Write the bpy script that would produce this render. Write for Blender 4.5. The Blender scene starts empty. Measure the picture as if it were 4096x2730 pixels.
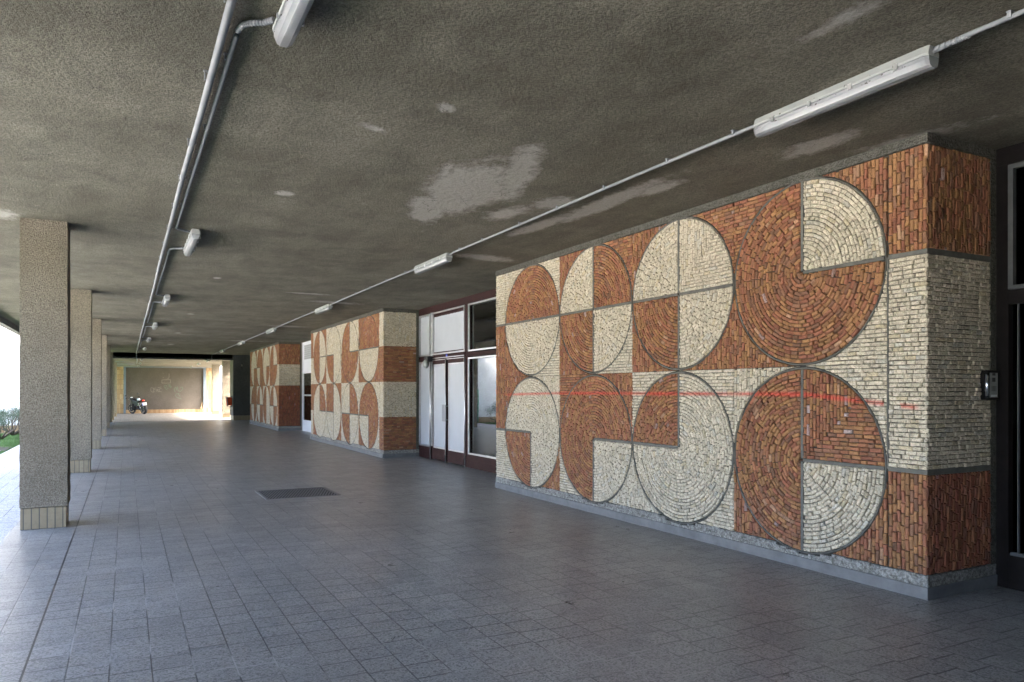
import bpy, bmesh, math, random
from mathutils import Vector, Matrix
R = math.radians
random.seed(7)
scene = bpy.context.scene
COL = scene.collection

# ------------------------------------------------------------------ camera, world, sun, exposure
TH = math.atan(1543.0 / 2953.0)            # camera yaw to the right of the passage axis (+Y)
cam_d = bpy.data.cameras.new('camera')
cam = bpy.data.objects.new('camera', cam_d); COL.objects.link(cam)
cam.location = (0, 0, 1.53)
cam.rotation_euler = (R(90), 0, -TH)
cam_d.sensor_width = 36; cam_d.lens = 2953.0 / 4096 * 36
cam_d.shift_y = 200.0 / 4096
cam_d.clip_start = 0.05; cam_d.clip_end = 2000
scene.camera = cam

SUN_EL, SUN_AZ = R(52), R(-5)             # azimuth measured from +X towards +Y
sun_dir = Vector((math.cos(SUN_EL) * math.cos(SUN_AZ), math.cos(SUN_EL) * math.sin(SUN_AZ), math.sin(SUN_EL)))
world = bpy.data.worlds.new('World'); scene.world = world; world.use_nodes = True
wn = world.node_tree.nodes; wl = world.node_tree.links
bg = wn['Background']
sky = wn.new('ShaderNodeTexSky'); sky.sky_type = 'NISHITA'; sky.sun_disc = False
sky.sun_elevation = SUN_EL; sky.sun_rotation = math.pi / 2 - SUN_AZ
sky.air_density = 0.8; sky.dust_density = 6.0; sky.ozone_density = 0.6
wl.new(sky.outputs[0], bg.inputs[0]); bg.inputs[1].default_value = 0.15
sd = bpy.data.lights.new('sun', 'SUN'); so = bpy.data.objects.new('sun', sd); COL.objects.link(so)
sd.energy = 2.6; sd.angle = R(9); sd.color = (1.0, 0.95, 0.87)
so.rotation_euler = sun_dir.to_track_quat('Z', 'Y').to_euler()
so.location = (30, 20, 30)
scene.view_settings.view_transform = 'Standard'; scene.view_settings.look = 'None'
scene.view_settings.exposure = 4.68; scene.view_settings.gamma = 1.0
scene.render.engine = 'CYCLES'
scene.cycles.max_bounces = 10; scene.cycles.diffuse_bounces = 6; scene.cycles.glossy_bounces = 4
scene.cycles.transparent_max_bounces = 8
scene.cycles.caustics_reflective = False; scene.cycles.caustics_refractive = False

# ------------------------------------------------------------------ helpers
def tag(o, label=None, cat=None, group=None, kind=None):
    if label: o['label'] = label
    if cat: o['category'] = cat
    if group: o['group'] = group
    if kind: o['kind'] = kind
    return o

def thing(name, label, cat, loc=(0, 0, 0), group=None):
    o = bpy.data.objects.new(name, None); COL.objects.link(o); o.location = loc
    o.empty_display_size = 0.2
    return tag(o, label, cat, group)

class MB:
    def __init__(s): s.v = []; s.f = []; s.c = []; s.smooth = False
    def add(s, vs, fs, col=None):
        b = len(s.v); s.v += vs
        for f in fs:
            s.f.append([b + i for i in f]); s.c.append(col)
        return s
    def box(s, x0, x1, y0, y1, z0, z1, col=None):
        if x0 > x1: x0, x1 = x1, x0
        if y0 > y1: y0, y1 = y1, y0
        if z0 > z1: z0, z1 = z1, z0
        v = [(x, y, z) for x in (x0, x1) for y in (y0, y1) for z in (z0, z1)]
        return s.add(v, [(0, 1, 3, 2), (4, 6, 7, 5), (0, 4, 5, 1), (2, 3, 7, 6), (0, 2, 6, 4), (1, 5, 7, 3)], col)
    def tube(s, pts, r, n=10, caps=True, rs=None):
        pts = [Vector(p) for p in pts]; b = len(s.v); up = None
        for i, p in enumerate(pts):
            d = (pts[min(i + 1, len(pts) - 1)] - pts[max(i - 1, 0)]).normalized()
            if up is None:
                up = Vector((0, 0, 1)) if abs(d.z) < .9 else Vector((1, 0, 0))
            a = d.cross(up).normalized(); up = a.cross(d).normalized()
            rr = rs[i] if rs else r
            for k in range(n):
                t = 2 * math.pi * k / n
                s.v.append(tuple(p + a * (rr * math.cos(t)) + up * (rr * math.sin(t))))
        for i in range(len(pts) - 1):
            for k in range(n):
                k2 = (k + 1) % n
                s.f.append([b + i * n + k, b + i * n + k2, b + (i + 1) * n + k2, b + (i + 1) * n + k]); s.c.append(None)
        if caps:
            s.f.append([b + k for k in range(n)][::-1]); s.c.append(None)
            s.f.append([b + (len(pts) - 1) * n + k for k in range(n)]); s.c.append(None)
        return s
    def ell(s, c, r, nu=14, nv=9, rot=None):
        b = len(s.v)
        for j in range(nv + 1):
            ph = math.pi * j / nv
            for i in range(nu):
                t = 2 * math.pi * i / nu
                p = Vector((r[0] * math.sin(ph) * math.cos(t), r[1] * math.sin(ph) * math.sin(t), r[2] * math.cos(ph)))
                if rot: p = rot @ p
                s.v.append((c[0] + p.x, c[1] + p.y, c[2] + p.z))
        for j in range(nv):
            for i in range(nu):
                i2 = (i + 1) % nu
                s.f.append([b + j * nu + i, b + (j + 1) * nu + i, b + (j + 1) * nu + i2, b + j * nu + i2]); s.c.append(None)
        return s
    def loft(s, secs, caps=True):      # list of equally long rings
        b = len(s.v); n = len(secs[0])
        for q in secs: s.v += [tuple(p) for p in q]
        for i in range(len(secs) - 1):
            for k in range(n):
                k2 = (k + 1) % n
                s.f.append([b + i * n + k, b + i * n + k2, b + (i + 1) * n + k2, b + (i + 1) * n + k]); s.c.append(None)
        if caps:
            s.f.append([b + k for k in range(n)][::-1]); s.c.append(None)
            s.f.append([b + (len(secs) - 1) * n + k for k in range(n)]); s.c.append(None)
        return s
    def build(s, name, mat, parent=None, smooth=False, bevel=0, fix=True, loc=None):
        me = bpy.data.meshes.new(name)
        me.from_pydata(s.v, [], s.f); me.materials.append(mat)
        if any(c is not None for c in s.c):
            at = me.color_attributes.new('tint', 'FLOAT_COLOR', 'CORNER')
            buf = []
            for f, c in zip(s.f, s.c):
                c = c or (0.5, 0.5, 0.5)
                buf += [c[0], c[1], c[2], 1.0] * len(f)
            at.data.foreach_set('color', buf)
        if fix:
            bm = bmesh.new(); bm.from_mesh(me); bmesh.ops.recalc_face_normals(bm, faces=bm.faces)
            bm.to_mesh(me); bm.free()
        if smooth:
            me.polygons.foreach_set('use_smooth', [True] * len(me.polygons))
        me.update()
        o = bpy.data.objects.new(name, me); COL.objects.link(o)
        if parent:
            o.parent = parent
        if loc: o.location = loc
        if bevel:
            m = o.modifiers.new('bevel', 'BEVEL'); m.width = bevel; m.segments = 2; m.limit_method = 'ANGLE'
            m.harden_normals = False
        return o

def off(mb, d):
    mb.v = [(x - d[0], y - d[1], z - d[2]) for x, y, z in mb.v]; return mb

# ------------------------------------------------------------------ material helpers
class NT:
    def __init__(s, name):
        s.m = bpy.data.materials.new(name); s.m.use_nodes = True
        s.t = s.m.node_tree; s.n = s.t.nodes; s.l = s.t.links
        s.p = s.n['Principled BSDF']; s.out = s.n['Material Output']
    def node(s, typ, ins=None, **kw):
        x = s.n.new(typ)
        for k, v in kw.items(): setattr(x, k, v)
        if ins:
            for k, v in ins.items(): s.set(x.inputs[k], v)
        return x
    def set(s, sock, v):
        if isinstance(v, bpy.types.NodeSocket): s.l.new(v, sock)
        elif isinstance(v, bpy.types.Node): s.l.new(v.outputs[0], sock)
        else: sock.default_value = v
    def math(s, op, a, b=None, c=None, clamp=False):
        x = s.n.new('ShaderNodeMath'); x.operation = op; x.use_clamp = clamp
        s.set(x.inputs[0], a)
        if b is not None: s.set(x.inputs[1], b)
        if c is not None: s.set(x.inputs[2], c)
        return x.outputs[0]
    def mix(s, f, a, b, mode='MIX'):
        x = s.n.new('ShaderNodeMix'); x.data_type = 'RGBA'; x.blend_type = mode
        s.set(x.inputs[0], f)
        for i, v in ((6, a), (7, b)):
            if isinstance(v, (tuple, list)): v = (v[0], v[1], v[2], 1)
            s.set(x.inputs[i], v)
        return x.outputs[2]
    def noise(s, vec, scale, detail=4, rough=.6, dist=0):
        x = s.node('ShaderNodeTexNoise', {'Scale': scale, 'Detail': detail, 'Roughness': rough, 'Distortion': dist})
        s.l.new(vec, x.inputs['Vector']); return x.outputs['Fac']
    def ramp(s, f, a, b, lo=0., hi=1.):
        x = s.node('ShaderNodeMapRange', {'From Min': a, 'From Max': b, 'To Min': lo, 'To Max': hi}); s.set(x.inputs[0], f)
        return x.outputs[0]
    def pos(s): return s.node('ShaderNodeNewGeometry').outputs['Position']
    def obj(s): return s.node('ShaderNodeTexCoord').outputs['Object']
    def scale(s, v, sc):
        x = s.n.new('ShaderNodeVectorMath'); x.operation = 'MULTIPLY'; s.l.new(v, x.inputs[0]); x.inputs[1].default_value = sc
        return x.outputs[0]
    def sep(s, v):
        x = s.n.new('ShaderNodeSeparateXYZ'); s.l.new(v, x.inputs[0]); return x.outputs
    def bump(s, h, strength=.5, dist=.01, normal=None):
        x = s.node('ShaderNodeBump', {'Strength': strength, 'Distance': dist}); s.set(x.inputs['Height'], h)
        if normal is not None: s.set(x.inputs['Normal'], normal)
        return x.outputs[0]
    def fin(s, col=None, rough=None, nrm=None, metal=None, spec=None):
        if col is not None:
            if isinstance(col, (tuple, list)): col = (col[0], col[1], col[2], 1)
            s.set(s.p.inputs['Base Color'], col)
        if rough is not None: s.set(s.p.inputs['Roughness'], rough)
        if nrm is not None: s.set(s.p.inputs['Normal'], nrm)
        if metal is not None: s.set(s.p.inputs['Metallic'], metal)
        if spec is not None: s.set(s.p.inputs['Specular IOR Level'], spec)
        return s.m

def plain(name, col, rough=.5, metal=0., var=.12, sc=6., bump=0., bsc=60., spec=.5):
    t = NT(name); v = t.pos()
    n = t.noise(v, sc, 5, .65)
    c = t.mix(t.ramp(n, .3, .7), tuple(x * (1 - var) for x in col), tuple(min(1, x * (1 + var)) for x in col))
    nr = t.bump(t.noise(v, bsc, 4, .6), .4, bump) if bump else None
    return t.fin(c, rough, nr, metal, spec)

def mat_ceiling():
    t = NT('sprayed_concrete'); v = t.pos()
    big = t.noise(t.scale(v, (.55, .9, 1)), 1.0, 5, .62, .4)
    streak = t.noise(t.scale(v, (3.2, 1.0, 1)), .8, 6, .7)
    fine = t.noise(v, 62, 3, .75); mid = t.noise(v, 16, 5, .7)
    f = t.math('ADD', t.math('MULTIPLY', t.ramp(big, .42, .60), .5), t.math('MULTIPLY', t.ramp(streak, .40, .62), .5))
    c = t.mix(f, (.150, .138, .105), (.25, .233, .185))
    c = t.mix(t.math('MULTIPLY', t.ramp(fine, .42, .62), .8), c, (.085, .075, .057), 'MIX')
    c = t.mix(t.ramp(fine, .6, .8, 0, .7), c, (.24, .22, .18))
    blot = t.noise(t.scale(v, (1.0, .7, 1)), 2.3, 6, .72, .6)
    c = t.mix(t.ramp(blot, .45, .72, 0, .45), c, (.055, .05, .036))
    # pale patches where the coating has come away, (x, y, half length, half width, angle, strength)
    P = [(2.85, 6.35, 1.05, .42, 78, 1), (3.05, 5.75, .9, .17, 70, .75), (2.8, 7.3, .7, .2, 70, .9), (3.6, 7.05, .42, .22, 100, .7), (3.85, 6.4, .32, .2, 100, .6),
         (4.3, 6.2, 1.1, .17, 88, .9), (4.2, 7.4, .75, .15, 95, .85), (4.42, 5.5, .35, .14, 90, .8), (4.5, 9.5, .22, .5, 90, .7),
         (4.75, 3.95, .42, .17, 92, .8), (5.2, 3.6, .5, .12, 100, .5), (3.25, 2.55, .28, .08, 92, .5), (3.15, 14.6, .12, .42, 90, .6), (4.0, 15.8, .2, .6, 90, .45),
         (1.6, 5.2, .12, .05, 30, .35), (1.35, 7.3, .1, .1, 0, .9), (1.35, 13.3, .07, .12, 0, .9), (1.4, 19.8, .1, .14, 0, .8), (1.5, 26.5, .12, .25, 0, .8), (1.6, 33, .14, .35, 0, .8),
         (1.9, 4.6, .1, .06, 40, .5), (4.3, 22.3, .3, .6, 80, .5), (4.2, 29.5, .3, .7, 90, .5), (2.2, 2.2, .3, .06, 80, .3), (2.45, 5.9, .3, .07, 75, .4), (-1.2, 9.6, .16, .3, 10, .55)]
    xs = t.sep(v)
    dn = t.noise(t.scale(v, (1.6, 1, 1)), 7, 9, .86); dn2 = t.noise(v, 2.2, 4, .6)
    tot = None
    for (px, py, a, b, ang, st) in P:
        ca, sa = math.cos(R(ang)), math.sin(R(ang))
        dx = t.math('SUBTRACT', xs[0], px); dy = t.math('SUBTRACT', xs[1], py)
        u = t.math('ADD', t.math('MULTIPLY', dx, ca / a), t.math('MULTIPLY', dy, sa / a))
        w = t.math('ADD', t.math('MULTIPLY', dx, -sa / b), t.math('MULTIPLY', dy, ca / b))
        r = t.math('SQRT', t.math('ADD', t.math('MULTIPLY', u, u), t.math('MULTIPLY', w, w)))
        m = t.math('MULTIPLY', t.math('SUBTRACT', 1.0, r), st)
        tot = m if tot is None else t.math('MAXIMUM', tot, m)
    tot = t.math('ADD', tot, t.math('MULTIPLY', t.math('SUBTRACT', dn, .5), 1.7))
    tot = t.math('ADD', tot, t.math('MULTIPLY', t.math('SUBTRACT', dn2, .5), .9))
    fl = t.noise(t.scale(v, (2.2, 9, 1)), 1.3, 6, .75, .3)
    c = t.mix(t.ramp(fl, .66, .74, 0, .5), c, (.34, .32, .28))
    fl2 = t.noise(t.scale(v, (1.5, 6, 1)), .9, 7, .8, .5)
    c = t.mix(t.ramp(fl2, .58, .72, 0, .5), c, (.07, .065, .05))
    mask = t.ramp(tot, -.04, .30); mask.node.clamp = True
    mask = t.math('MULTIPLY', mask, t.ramp(fine, .25, .6, .35, 1.0))
    c = t.mix(t.math('MULTIPLY', mask, .9), c, (.42, .40, .365))
    cv = t.node('ShaderNodeTexVoronoi', {'Scale': 2.6}, feature='DISTANCE_TO_EDGE'); wv = t.n.new('ShaderNodeVectorMath'); wv.operation = 'MULTIPLY_ADD'
    nz = t.node('ShaderNodeTexNoise', {'Scale': 3.5, 'Detail': 5.}); t.l.new(v, nz.inputs['Vector']); t.l.new(nz.outputs['Color'], wv.inputs[0]); wv.inputs[1].default_value = (.5, .5, .5); t.l.new(v, wv.inputs[2]); t.l.new(wv.outputs[0], cv.inputs['Vector'])
    crk = t.math('MULTIPLY', t.math('LESS_THAN', cv.outputs[0], .007), t.math('MULTIPLY', mask, t.ramp(dn2, .5, .58)))
    c = t.mix(crk, c, (.05, .045, .035))
    h = t.math('ADD', t.math('MULTIPLY', fine, t.math('SUBTRACT', 1.0, t.math('MULTIPLY', mask, .7))), t.math('MULTIPLY', mid, .9))
    return t.fin(c, .95, t.bump(h, 1.0, .016), spec=.2)

def mat_floor(name, base, tone, gloss, stagger=True):
    t = NT(name); v = t.pos(); xs = t.sep(v); S = .2075
    u = t.math('DIVIDE', t.math('ADD', xs[0], .497 + S * 40), S)
    cu = t.math('FLOOR', u); fu = t.math('FRACT', u)
    wn_ = t.node('ShaderNodeTexWhiteNoise', noise_dimensions='1D'); t.set(wn_.inputs['W'], cu)
    sh = t.math('MULTIPLY', wn_.outputs[0], .5 if stagger else .06)
    w = t.math('ADD', t.math('DIVIDE', t.math('ADD', xs[1], 100), S), sh)
    cw = t.math('FLOOR', w); fw = t.math('FRACT', w)
    wob = t.math('MULTIPLY', t.math('SUBTRACT', t.noise(v, 30, 3), .5), .012)
    du = t.math('SUBTRACT', .5, t.math('ABSOLUTE', t.math('SUBTRACT', t.math('ADD', fu, wob), .5)))
    dw = t.math('SUBTRACT', .5, t.math('ABSOLUTE', t.math('SUBTRACT', t.math('ADD', fw, wob), .5)))
    cmb = t.node('ShaderNodeCombineXYZ'); t.set(cmb.inputs[0], cu); t.set(cmb.inputs[1], cw)
    wn2 = t.node('ShaderNodeTexWhiteNoise', noise_dimensions='2D'); t.l.new(cmb.outputs[0], wn2.inputs['Vector'])
    wn3 = t.node('ShaderNodeTexWhiteNoise', noise_dimensions='2D'); t.l.new(t.scale(cmb.outputs[0], (.73, 1.31, 1)), wn3.inputs['Vector'])
    ju = t.node('ShaderNodeMapRange', {'From Min': .010, 'From Max': .024, 'To Min': 1., 'To Max': 0.}); t.set(ju.inputs[0], du)
    jw = t.node('ShaderNodeMapRange', {'From Min': .018, 'From Max': .042, 'To Min': 1., 'To Max': 0.}); t.set(jw.inputs[0], dw)
    joint = t.math('MAXIMUM', ju.outputs[0], t.math('MULTIPLY', jw.outputs[0], t.ramp(wn3.outputs[0], 0, 1, .7, 1.)))
    # terrazzo chips
    vo = t.node('ShaderNodeTexVoronoi', {'Scale': 95.}); t.l.new(v, vo.inputs['Vector'])
    chip = t.sep(vo.outputs['Color'])[0]
    fine = t.noise(v, 90, 3, .8)
    big = t.noise(t.scale(v, (1, .55, 1)), .8, 5, .65, .5)
    stain = t.noise(v, 2.6, 6, .7)
    c = t.mix(t.ramp(big, .3, .7), tuple(x * .76 for x in base), tuple(x * 1.14 for x in base))
    c = t.mix(t.math('MULTIPLY', wn2.outputs[0], .75), c, tone)
    c = t.mix(t.ramp(chip, .5, .85, 0, .7), c, tuple(x * .15 for x in base))
    c = t.mix(t.ramp(fine, .52, .72, 0, .8), c, tuple(min(1, x * 1.9) for x in base))
    c = t.mix(t.ramp(stain, .56, .72, 0, .5), c, tuple(x * .55 for x in base))
    sp = t.node('ShaderNodeTexVoronoi', {'Scale': 1.7}); t.l.new(v, sp.inputs['Vector'])
    spot = t.node('ShaderNodeMapRange', {'From Min': .03, 'From Max': .055, 'To Min': .3, 'To Max': 0.}); t.set(spot.inputs[0], t.math('ADD', sp.outputs['Distance'], t.math('MULTIPLY', t.math('SUBTRACT', stain, .5), .09)))
    c = t.mix(spot.outputs[0], c, tuple(x * .4 for x in base))
    jc = t.mix(t.ramp(t.noise(v, 1.3, 3), .52, .62), (.018, .018, .02), tuple(x * 1.2 for x in base))  # pale runs in the joint colour stand in for specular glints
    # a tighter and darker expansion joint right where the columns start
    ex = t.math('LESS_THAN', t.math('ABSOLUTE', t.math('SUBTRACT', xs[0], -.497)), .006)
    ey = t.math('LESS_THAN', t.math('ABSOLUTE', t.math('SUBTRACT', xs[1], 10.352)), .006)
    ex = t.math('MAXIMUM', ex, ey)
    c = t.mix(t.math('MULTIPLY', joint, .85), c, jc)
    c = t.mix(ex, c, (.01, .01, .012))
    h = t.math('SUBTRACT', t.math('MULTIPLY', wn2.outputs[0], .25), t.math('MAXIMUM', joint, ex))
    nr = t.bump(h, .35, .0012)
    nr = t.bump(t.math('ADD', fine, t.math('MULTIPLY', big, 2)), .25, .0012, nr)
    rg = t.math('ADD', t.ramp(stain, .3, .7, gloss - .06, gloss + .1), t.math('MULTIPLY', fine, .08))
    rg = t.math('ADD', rg, t.math('MULTIPLY', wn3.outputs[0], .05))
    return t.fin(c, rg, nr, spec=.55)

def mat_pebble(name, ca, cb, sc=70, dist=.012):
    t = NT(name); v = t.pos()
    vo = t.node('ShaderNodeTexVoronoi', {'Scale': float(sc)}); t.l.new(v, vo.inputs['Vector'])
    n = t.noise(v, sc * .55, 5, .85); b = t.noise(v, 1.6, 4, .6)
    d = vo.outputs['Distance']
    c = t.mix(t.ramp(n, .38, .6), ca, cb)
    c = t.mix(t.ramp(d, .45, .8, 0, .35), c, tuple(x * .35 for x in ca))
    c = t.mix(t.ramp(b, .35, .65, 0, .3), c, tuple(x * .6 for x in ca))
    h = t.math('SUBTRACT', t.math('MULTIPLY', n, 1.2), d)
    return t.fin(c, .95, t.bump(h, 1.0, dist), spec=.15)

def mat_stone(name, spray=False, cream=False):
    t = NT(name); v = t.pos()
    at = t.node('ShaderNodeVertexColor', layer_name='tint').outputs[0]
    n = t.noise(v, 46, 6, .78, .8); n2 = t.noise(v, 9, 4, .6); f = t.noise(v, 170, 3, .7)
    if cream:
        c = t.mix(t.ramp(n, .47, .62, 0, .72), at, (.15, .128, .095))
        c = t.mix(t.ramp(n2, .5, .75, 0, .35), c, (.20, .175, .135))
    else:
        c = t.mix(t.ramp(n, .48, .66, 0, .66), at, (.125, .058, .032))
        c = t.mix(t.ramp(n, .40, .25, 0, .4), c, (.40, .235, .15))
        c = t.mix(t.ramp(n2, .5, .75, 0, .3), c, (.19, .10, .07))
    c = t.mix(t.ramp(f, .3, .7, 0, .2), c, (.06, .05, .04))
    if not cream:
        c = t.mix(t.ramp(t.noise(v, 1.1, 3, .5), .42, .62, 0, .5), c, t.mix(.4, c, (.29, .13, .085)))
    if spray:
        xs = t.sep(v); y = xs[1]
        lo = t.math('MULTIPLY', t.math('MAXIMUM', t.math('SUBTRACT', 4.5, y), 0), -.09)
        hi = t.math('MULTIPLY', t.math('MAXIMUM', t.math('SUBTRACT', y, 8.5), 0), -.016)
        z0 = t.math('ADD', t.math('ADD', 1.502, lo), hi)
        d = t.math('ABSOLUTE', t.math('SUBTRACT', xs[2], z0))
        sn = t.noise(t.scale(v, (1, 1, 3)), 2.2, 4, .6)
        g = t.node('ShaderNodeMapRange', {'From Min': .002, 'From Max': .030, 'To Min': 1., 'To Max': 0.}); t.set(g.inputs[0], d)
        g = t.math('MULTIPLY', g.outputs[0], t.ramp(sn, .3, .6, .45, .8))
        gap = t.math('MULTIPLY', t.math('GREATER_THAN', y, 3.60), t.math('LESS_THAN', y, 3.74))
        g = t.math('MULTIPLY', g, t.math('SUBTRACT', 1., gap))
        g = t.math('MULTIPLY', g, t.ramp(y, 3.44, 3.5)); g.node.use_clamp = True
        g = t.math('MULTIPLY', g, t.math('SUBTRACT', 1., t.ramp(y, 9.9, 10.3)))
        c = t.mix(g, c, (.55, .07, .05))
    h = t.math('ADD', n, t.math('MULTIPLY', f, .3))
    return t.fin(c, .82, t.bump(h, .8, .006), spec=.3)

def mat_tiles(name, cols, axis, w, hgt, grout=(.05, .045, .04), gl=.3):
    """glazed upright tiles; axis = 'x','y' or 'xy' picks the running direction"""
    t = NT(name); v = t.pos(); xs = t.sep(v)
    nrm = t.sep(t.node('ShaderNodeNewGeometry').outputs['Normal'])
    facey = t.math('GREATER_THAN', t.math('ABSOLUTE', nrm[1]), .5)
    a = t.math('ADD', t.math('MULTIPLY', facey, xs[0]), t.math('MULTIPLY', t.math('SUBTRACT', 1., facey), xs[1]))
    u = t.math('DIVIDE', t.math('ADD', a, 50.015), w); q = t.math('DIVIDE', xs[2], hgt)
    du = t.math('SUBTRACT', .5, t.math('ABSOLUTE', t.math('SUBTRACT', t.math('FRACT', u), .5)))
    dq = t.math('SUBTRACT', .5, t.math('ABSOLUTE', t.math('SUBTRACT', t.math('FRACT', q), .5)))
    j = t.math('MAXIMUM', t.math('LESS_THAN', du, .0045 / w), t.math('LESS_THAN', dq, .0045 / hgt))
    cmb = t.node('ShaderNodeCombineXYZ'); t.set(cmb.inputs[0], t.math('FLOOR', u)); t.set(cmb.inputs[1], t.math('FLOOR', q))
    w2 = t.node('ShaderNodeTexWhiteNoise', noise_dimensions='2D'); t.l.new(cmb.outputs[0], w2.inputs['Vector'])
    c = t.mix(w2.outputs[0], cols[0], cols[1])
    n = t.noise(v, 14, 5, .65)
    c = t.mix(t.ramp(n, .45, .75, 0, .4), c, tuple(x * .55 for x in cols[0]))
    c = t.mix(j, c, grout)
    return t.fin(c, gl, t.bump(t.math('SUBTRACT', 1., j), .7, .003))

def mat_glass(name, tint=(.9, .95, .93), ior=2.1):
    t = NT(name); t.n.remove(t.p)
    g = t.node('ShaderNodeBsdfGlossy', {'Roughness': .015, 'Color': (.95, .97, .97, 1)})
    tr = t.node('ShaderNodeBsdfTransparent', {'Color': (*tint, 1)})
    fr = t.node('ShaderNodeFresnel', {'IOR': ior})
    v = t.pos(); nr = t.bump(t.noise(v, 1.2, 2, .4), .05, .01)
    t.l.new(nr, g.inputs['Normal'])
    mx = t.node('ShaderNodeMixShader'); t.l.new(fr.outputs[0], mx.inputs[0])
    t.l.new(tr.outputs[0], mx.inputs[1]); t.l.new(g.outputs[0], mx.inputs[2]); t.l.new(mx.outputs[0], t.out.inputs[0])
    return t.m

def mat_foliage(name, a, b):
    t = NT(name); v = t.pos(); n = t.noise(v, 9, 3)
    w = t.node('ShaderNodeTexWhiteNoise'); t.l.new(t.scale(v, (40, 40, 40)), w.inputs['Vector'])
    return t.fin(t.mix(t.ramp(n, .3, .7), a, b), .7)

def mat_lens():
    t = NT('lamp_diffuser_plastic'); v = t.pos()
    t.fin((.46, .47, .49), .28, t.bump(t.node('ShaderNodeTexWave', {'Scale': 40., 'Distortion': 0.}, bands_direction='X').outputs[1], .15, .002))
    tr = t.node('ShaderNodeBsdfTransparent', {'Color': (.85, .85, .86, 1)})
    mx = t.node('ShaderNodeMixShader', {0: .62}); t.l.new(t.p.outputs[0], mx.inputs[1]); t.l.new(tr.outputs[0], mx.inputs[2])
    t.l.new(mx.outputs[0], t.out.inputs[0]); return t.m

M = {}
M['ceiling'] = mat_ceiling()
M['floor'] = mat_floor('grey_terrazzo_tiles', (.272, .264, .256), (.20, .195, .19), .27)
M['floor2'] = mat_floor('beige_stone_tiles', (.20, .18, .152), (.17, .155, .13), .45, False)
M['column'] = mat_pebble('pebble_dash', (.175, .147, .112), (.43, .375, .295), 105, .014)
M['rough'] = mat_pebble('rough_cement', (.15, .145, .13), (.27, .26, .24), 60, .01)
M['roughdark'] = mat_pebble('dark_pebble_render', (.05, .053, .055), (.12, .12, .12), 70, .01)
M['white_render'] = mat_pebble('white_render', (.72, .71, .68), (.85, .84, .81), 30, .01)
M['farpanel'] = mat_pebble('brown_render', (.095, .083, .07), (.14, .124, .105), 50, .006)
M['band'] = mat_pebble('dark_rough_band', (.075, .072, .06), (.15, .145, .125), 60, .01)
M['joint'] = plain('grey_mortar', (.105, .102, .09), .85, 0, .25, 12, .003, 40)
M['mortar'] = plain('recess_mortar', (.03, .027, .023), .95, 0, .3, 12)
M['rough_pale'] = mat_pebble('pale_rough_cement', (.13, .125, .11), (.42, .41, .39), 55, .012)
M['plinth'] = plain('smooth_cement', (.135, .135, .137), .75, 0, .25, 5, .002, 30)
M['stone_c'] = mat_stone('cream_stone', False, True); M['stone_r'] = mat_stone('terracotta_stone')
M['stone_cs'] = mat_stone('cream_stone_sprayed', True, True); M['stone_rs'] = mat_stone('terracotta_stone_sprayed', True)
M['basetile'] = mat_tiles('cream_base_tile', ((.235, .185, .115), (.275, .22, .14)), 'xy', .0746, 2.0, (.06, .055, .05), .45)
M['walltile'] = mat_tiles('ochre_wall_tile', ((.28, .17, .08), (.42, .30, .17)), 'x', .085, .33, (.06, .05, .04), .3)
M['brown'] = plain('maroon_paint', (.030, .012, .0115), .6, 0, .3, 9, .001, 50, .12)
M['black'] = plain('black_paint', (.010, .008, .008), .6, 0, .3, 9, 0, 60, .1)
M['alu'] = plain('aluminium', (.60, .60, .61), .32, .85, .12, 9)
M['handle'] = plain('grey_handle', (.26, .27, .28), .5, 0, .1, 9)
M['alu_dull'] = plain('weathered_aluminium', (.36, .37, .38), .5, .5, .2, 9)
M['sheet'] = plain('white_sheet', (.40, .425, .465), .35, 0, .05, 2)
M['pvc'] = plain('white_pvc', (.74, .77, .82), .3, 0, .03, 3)
M['blind'] = plain('grey_blind', (.34, .36, .38), .5, 0, .08, 3)
M['glass'] = mat_glass('window_glass')
M['darkglass'] = mat_glass('dark_glass', (.35, .36, .36), 1.5)
M['blackglass'] = mat_glass('black_glass', (.35, .36, .36), 1.18)
M['alu_vignette'] = plain('vignetted_aluminium', (.085, .088, .09), .6, .2, .2, 9)  # aluminium darkened in its colour to stand in for lens vignetting
M['room'] = plain('room_paint', (.26, .25, .21), .8, 0, .1, 2)
M['curtain'] = plain('red_brown_curtain', (.05, .012, .008), .9, 0, .3, 5)
M['radiator'] = plain('radiator_enamel', (.72, .74, .72), .35, 0, .04, 4)
M['conduit'] = plain('grey_pvc_pipe', (.215, .222, .235), .6, 0, .12, 4, 0, 60, .25)
M['lamp'] = plain('lamp_housing_plastic', (.30, .31, .30), .6, 0, .1, 6)
M['lens'] = mat_lens()
M['tube'] = plain('fluorescent_tube', (.85, .85, .85), .3, 0, .02, 4)
M['dirt'] = plain('cobweb_dirt', (.035, .03, .022), .95, 0, .4, 30)
M['metal_dark'] = plain('dark_steel', (.025, .025, .027), .5, .3, .2, 10)
M['grate'] = plain('grate_steel', (.17, .16, .16), .6, .2, .25, 12)
M['pit'] = plain('grate_pit', (.015, .015, .015), .9, 0, .3, 10)
M['rubber'] = plain('tyre_rubber', (.009, .009, .009), .8, 0, .2, 10)
M['gloss_black'] = plain('gloss_black', (.006, .006, .007), .35, 0, .1, 10)
M['chrome'] = plain('bright_metal', (.65, .65, .66), .2, .9, .1, 10)
M['rim'] = plain('pale_rim', (.22, .20, .16), .4, .5, .1, 10)
M['red_lens'] = plain('red_lens', (.75, .05, .02), .25, 0, .1, 10)
M['silver'] = plain('silver_paint', (.66, .68, .70), .3, .3, .1, 10)
M['white'] = plain('white_paint', (.80, .80, .80), .4, 0, .03, 10)
M['blue'] = plain('blue_paint', (.02, .06, .45), .4, 0, .05, 10)
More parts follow.
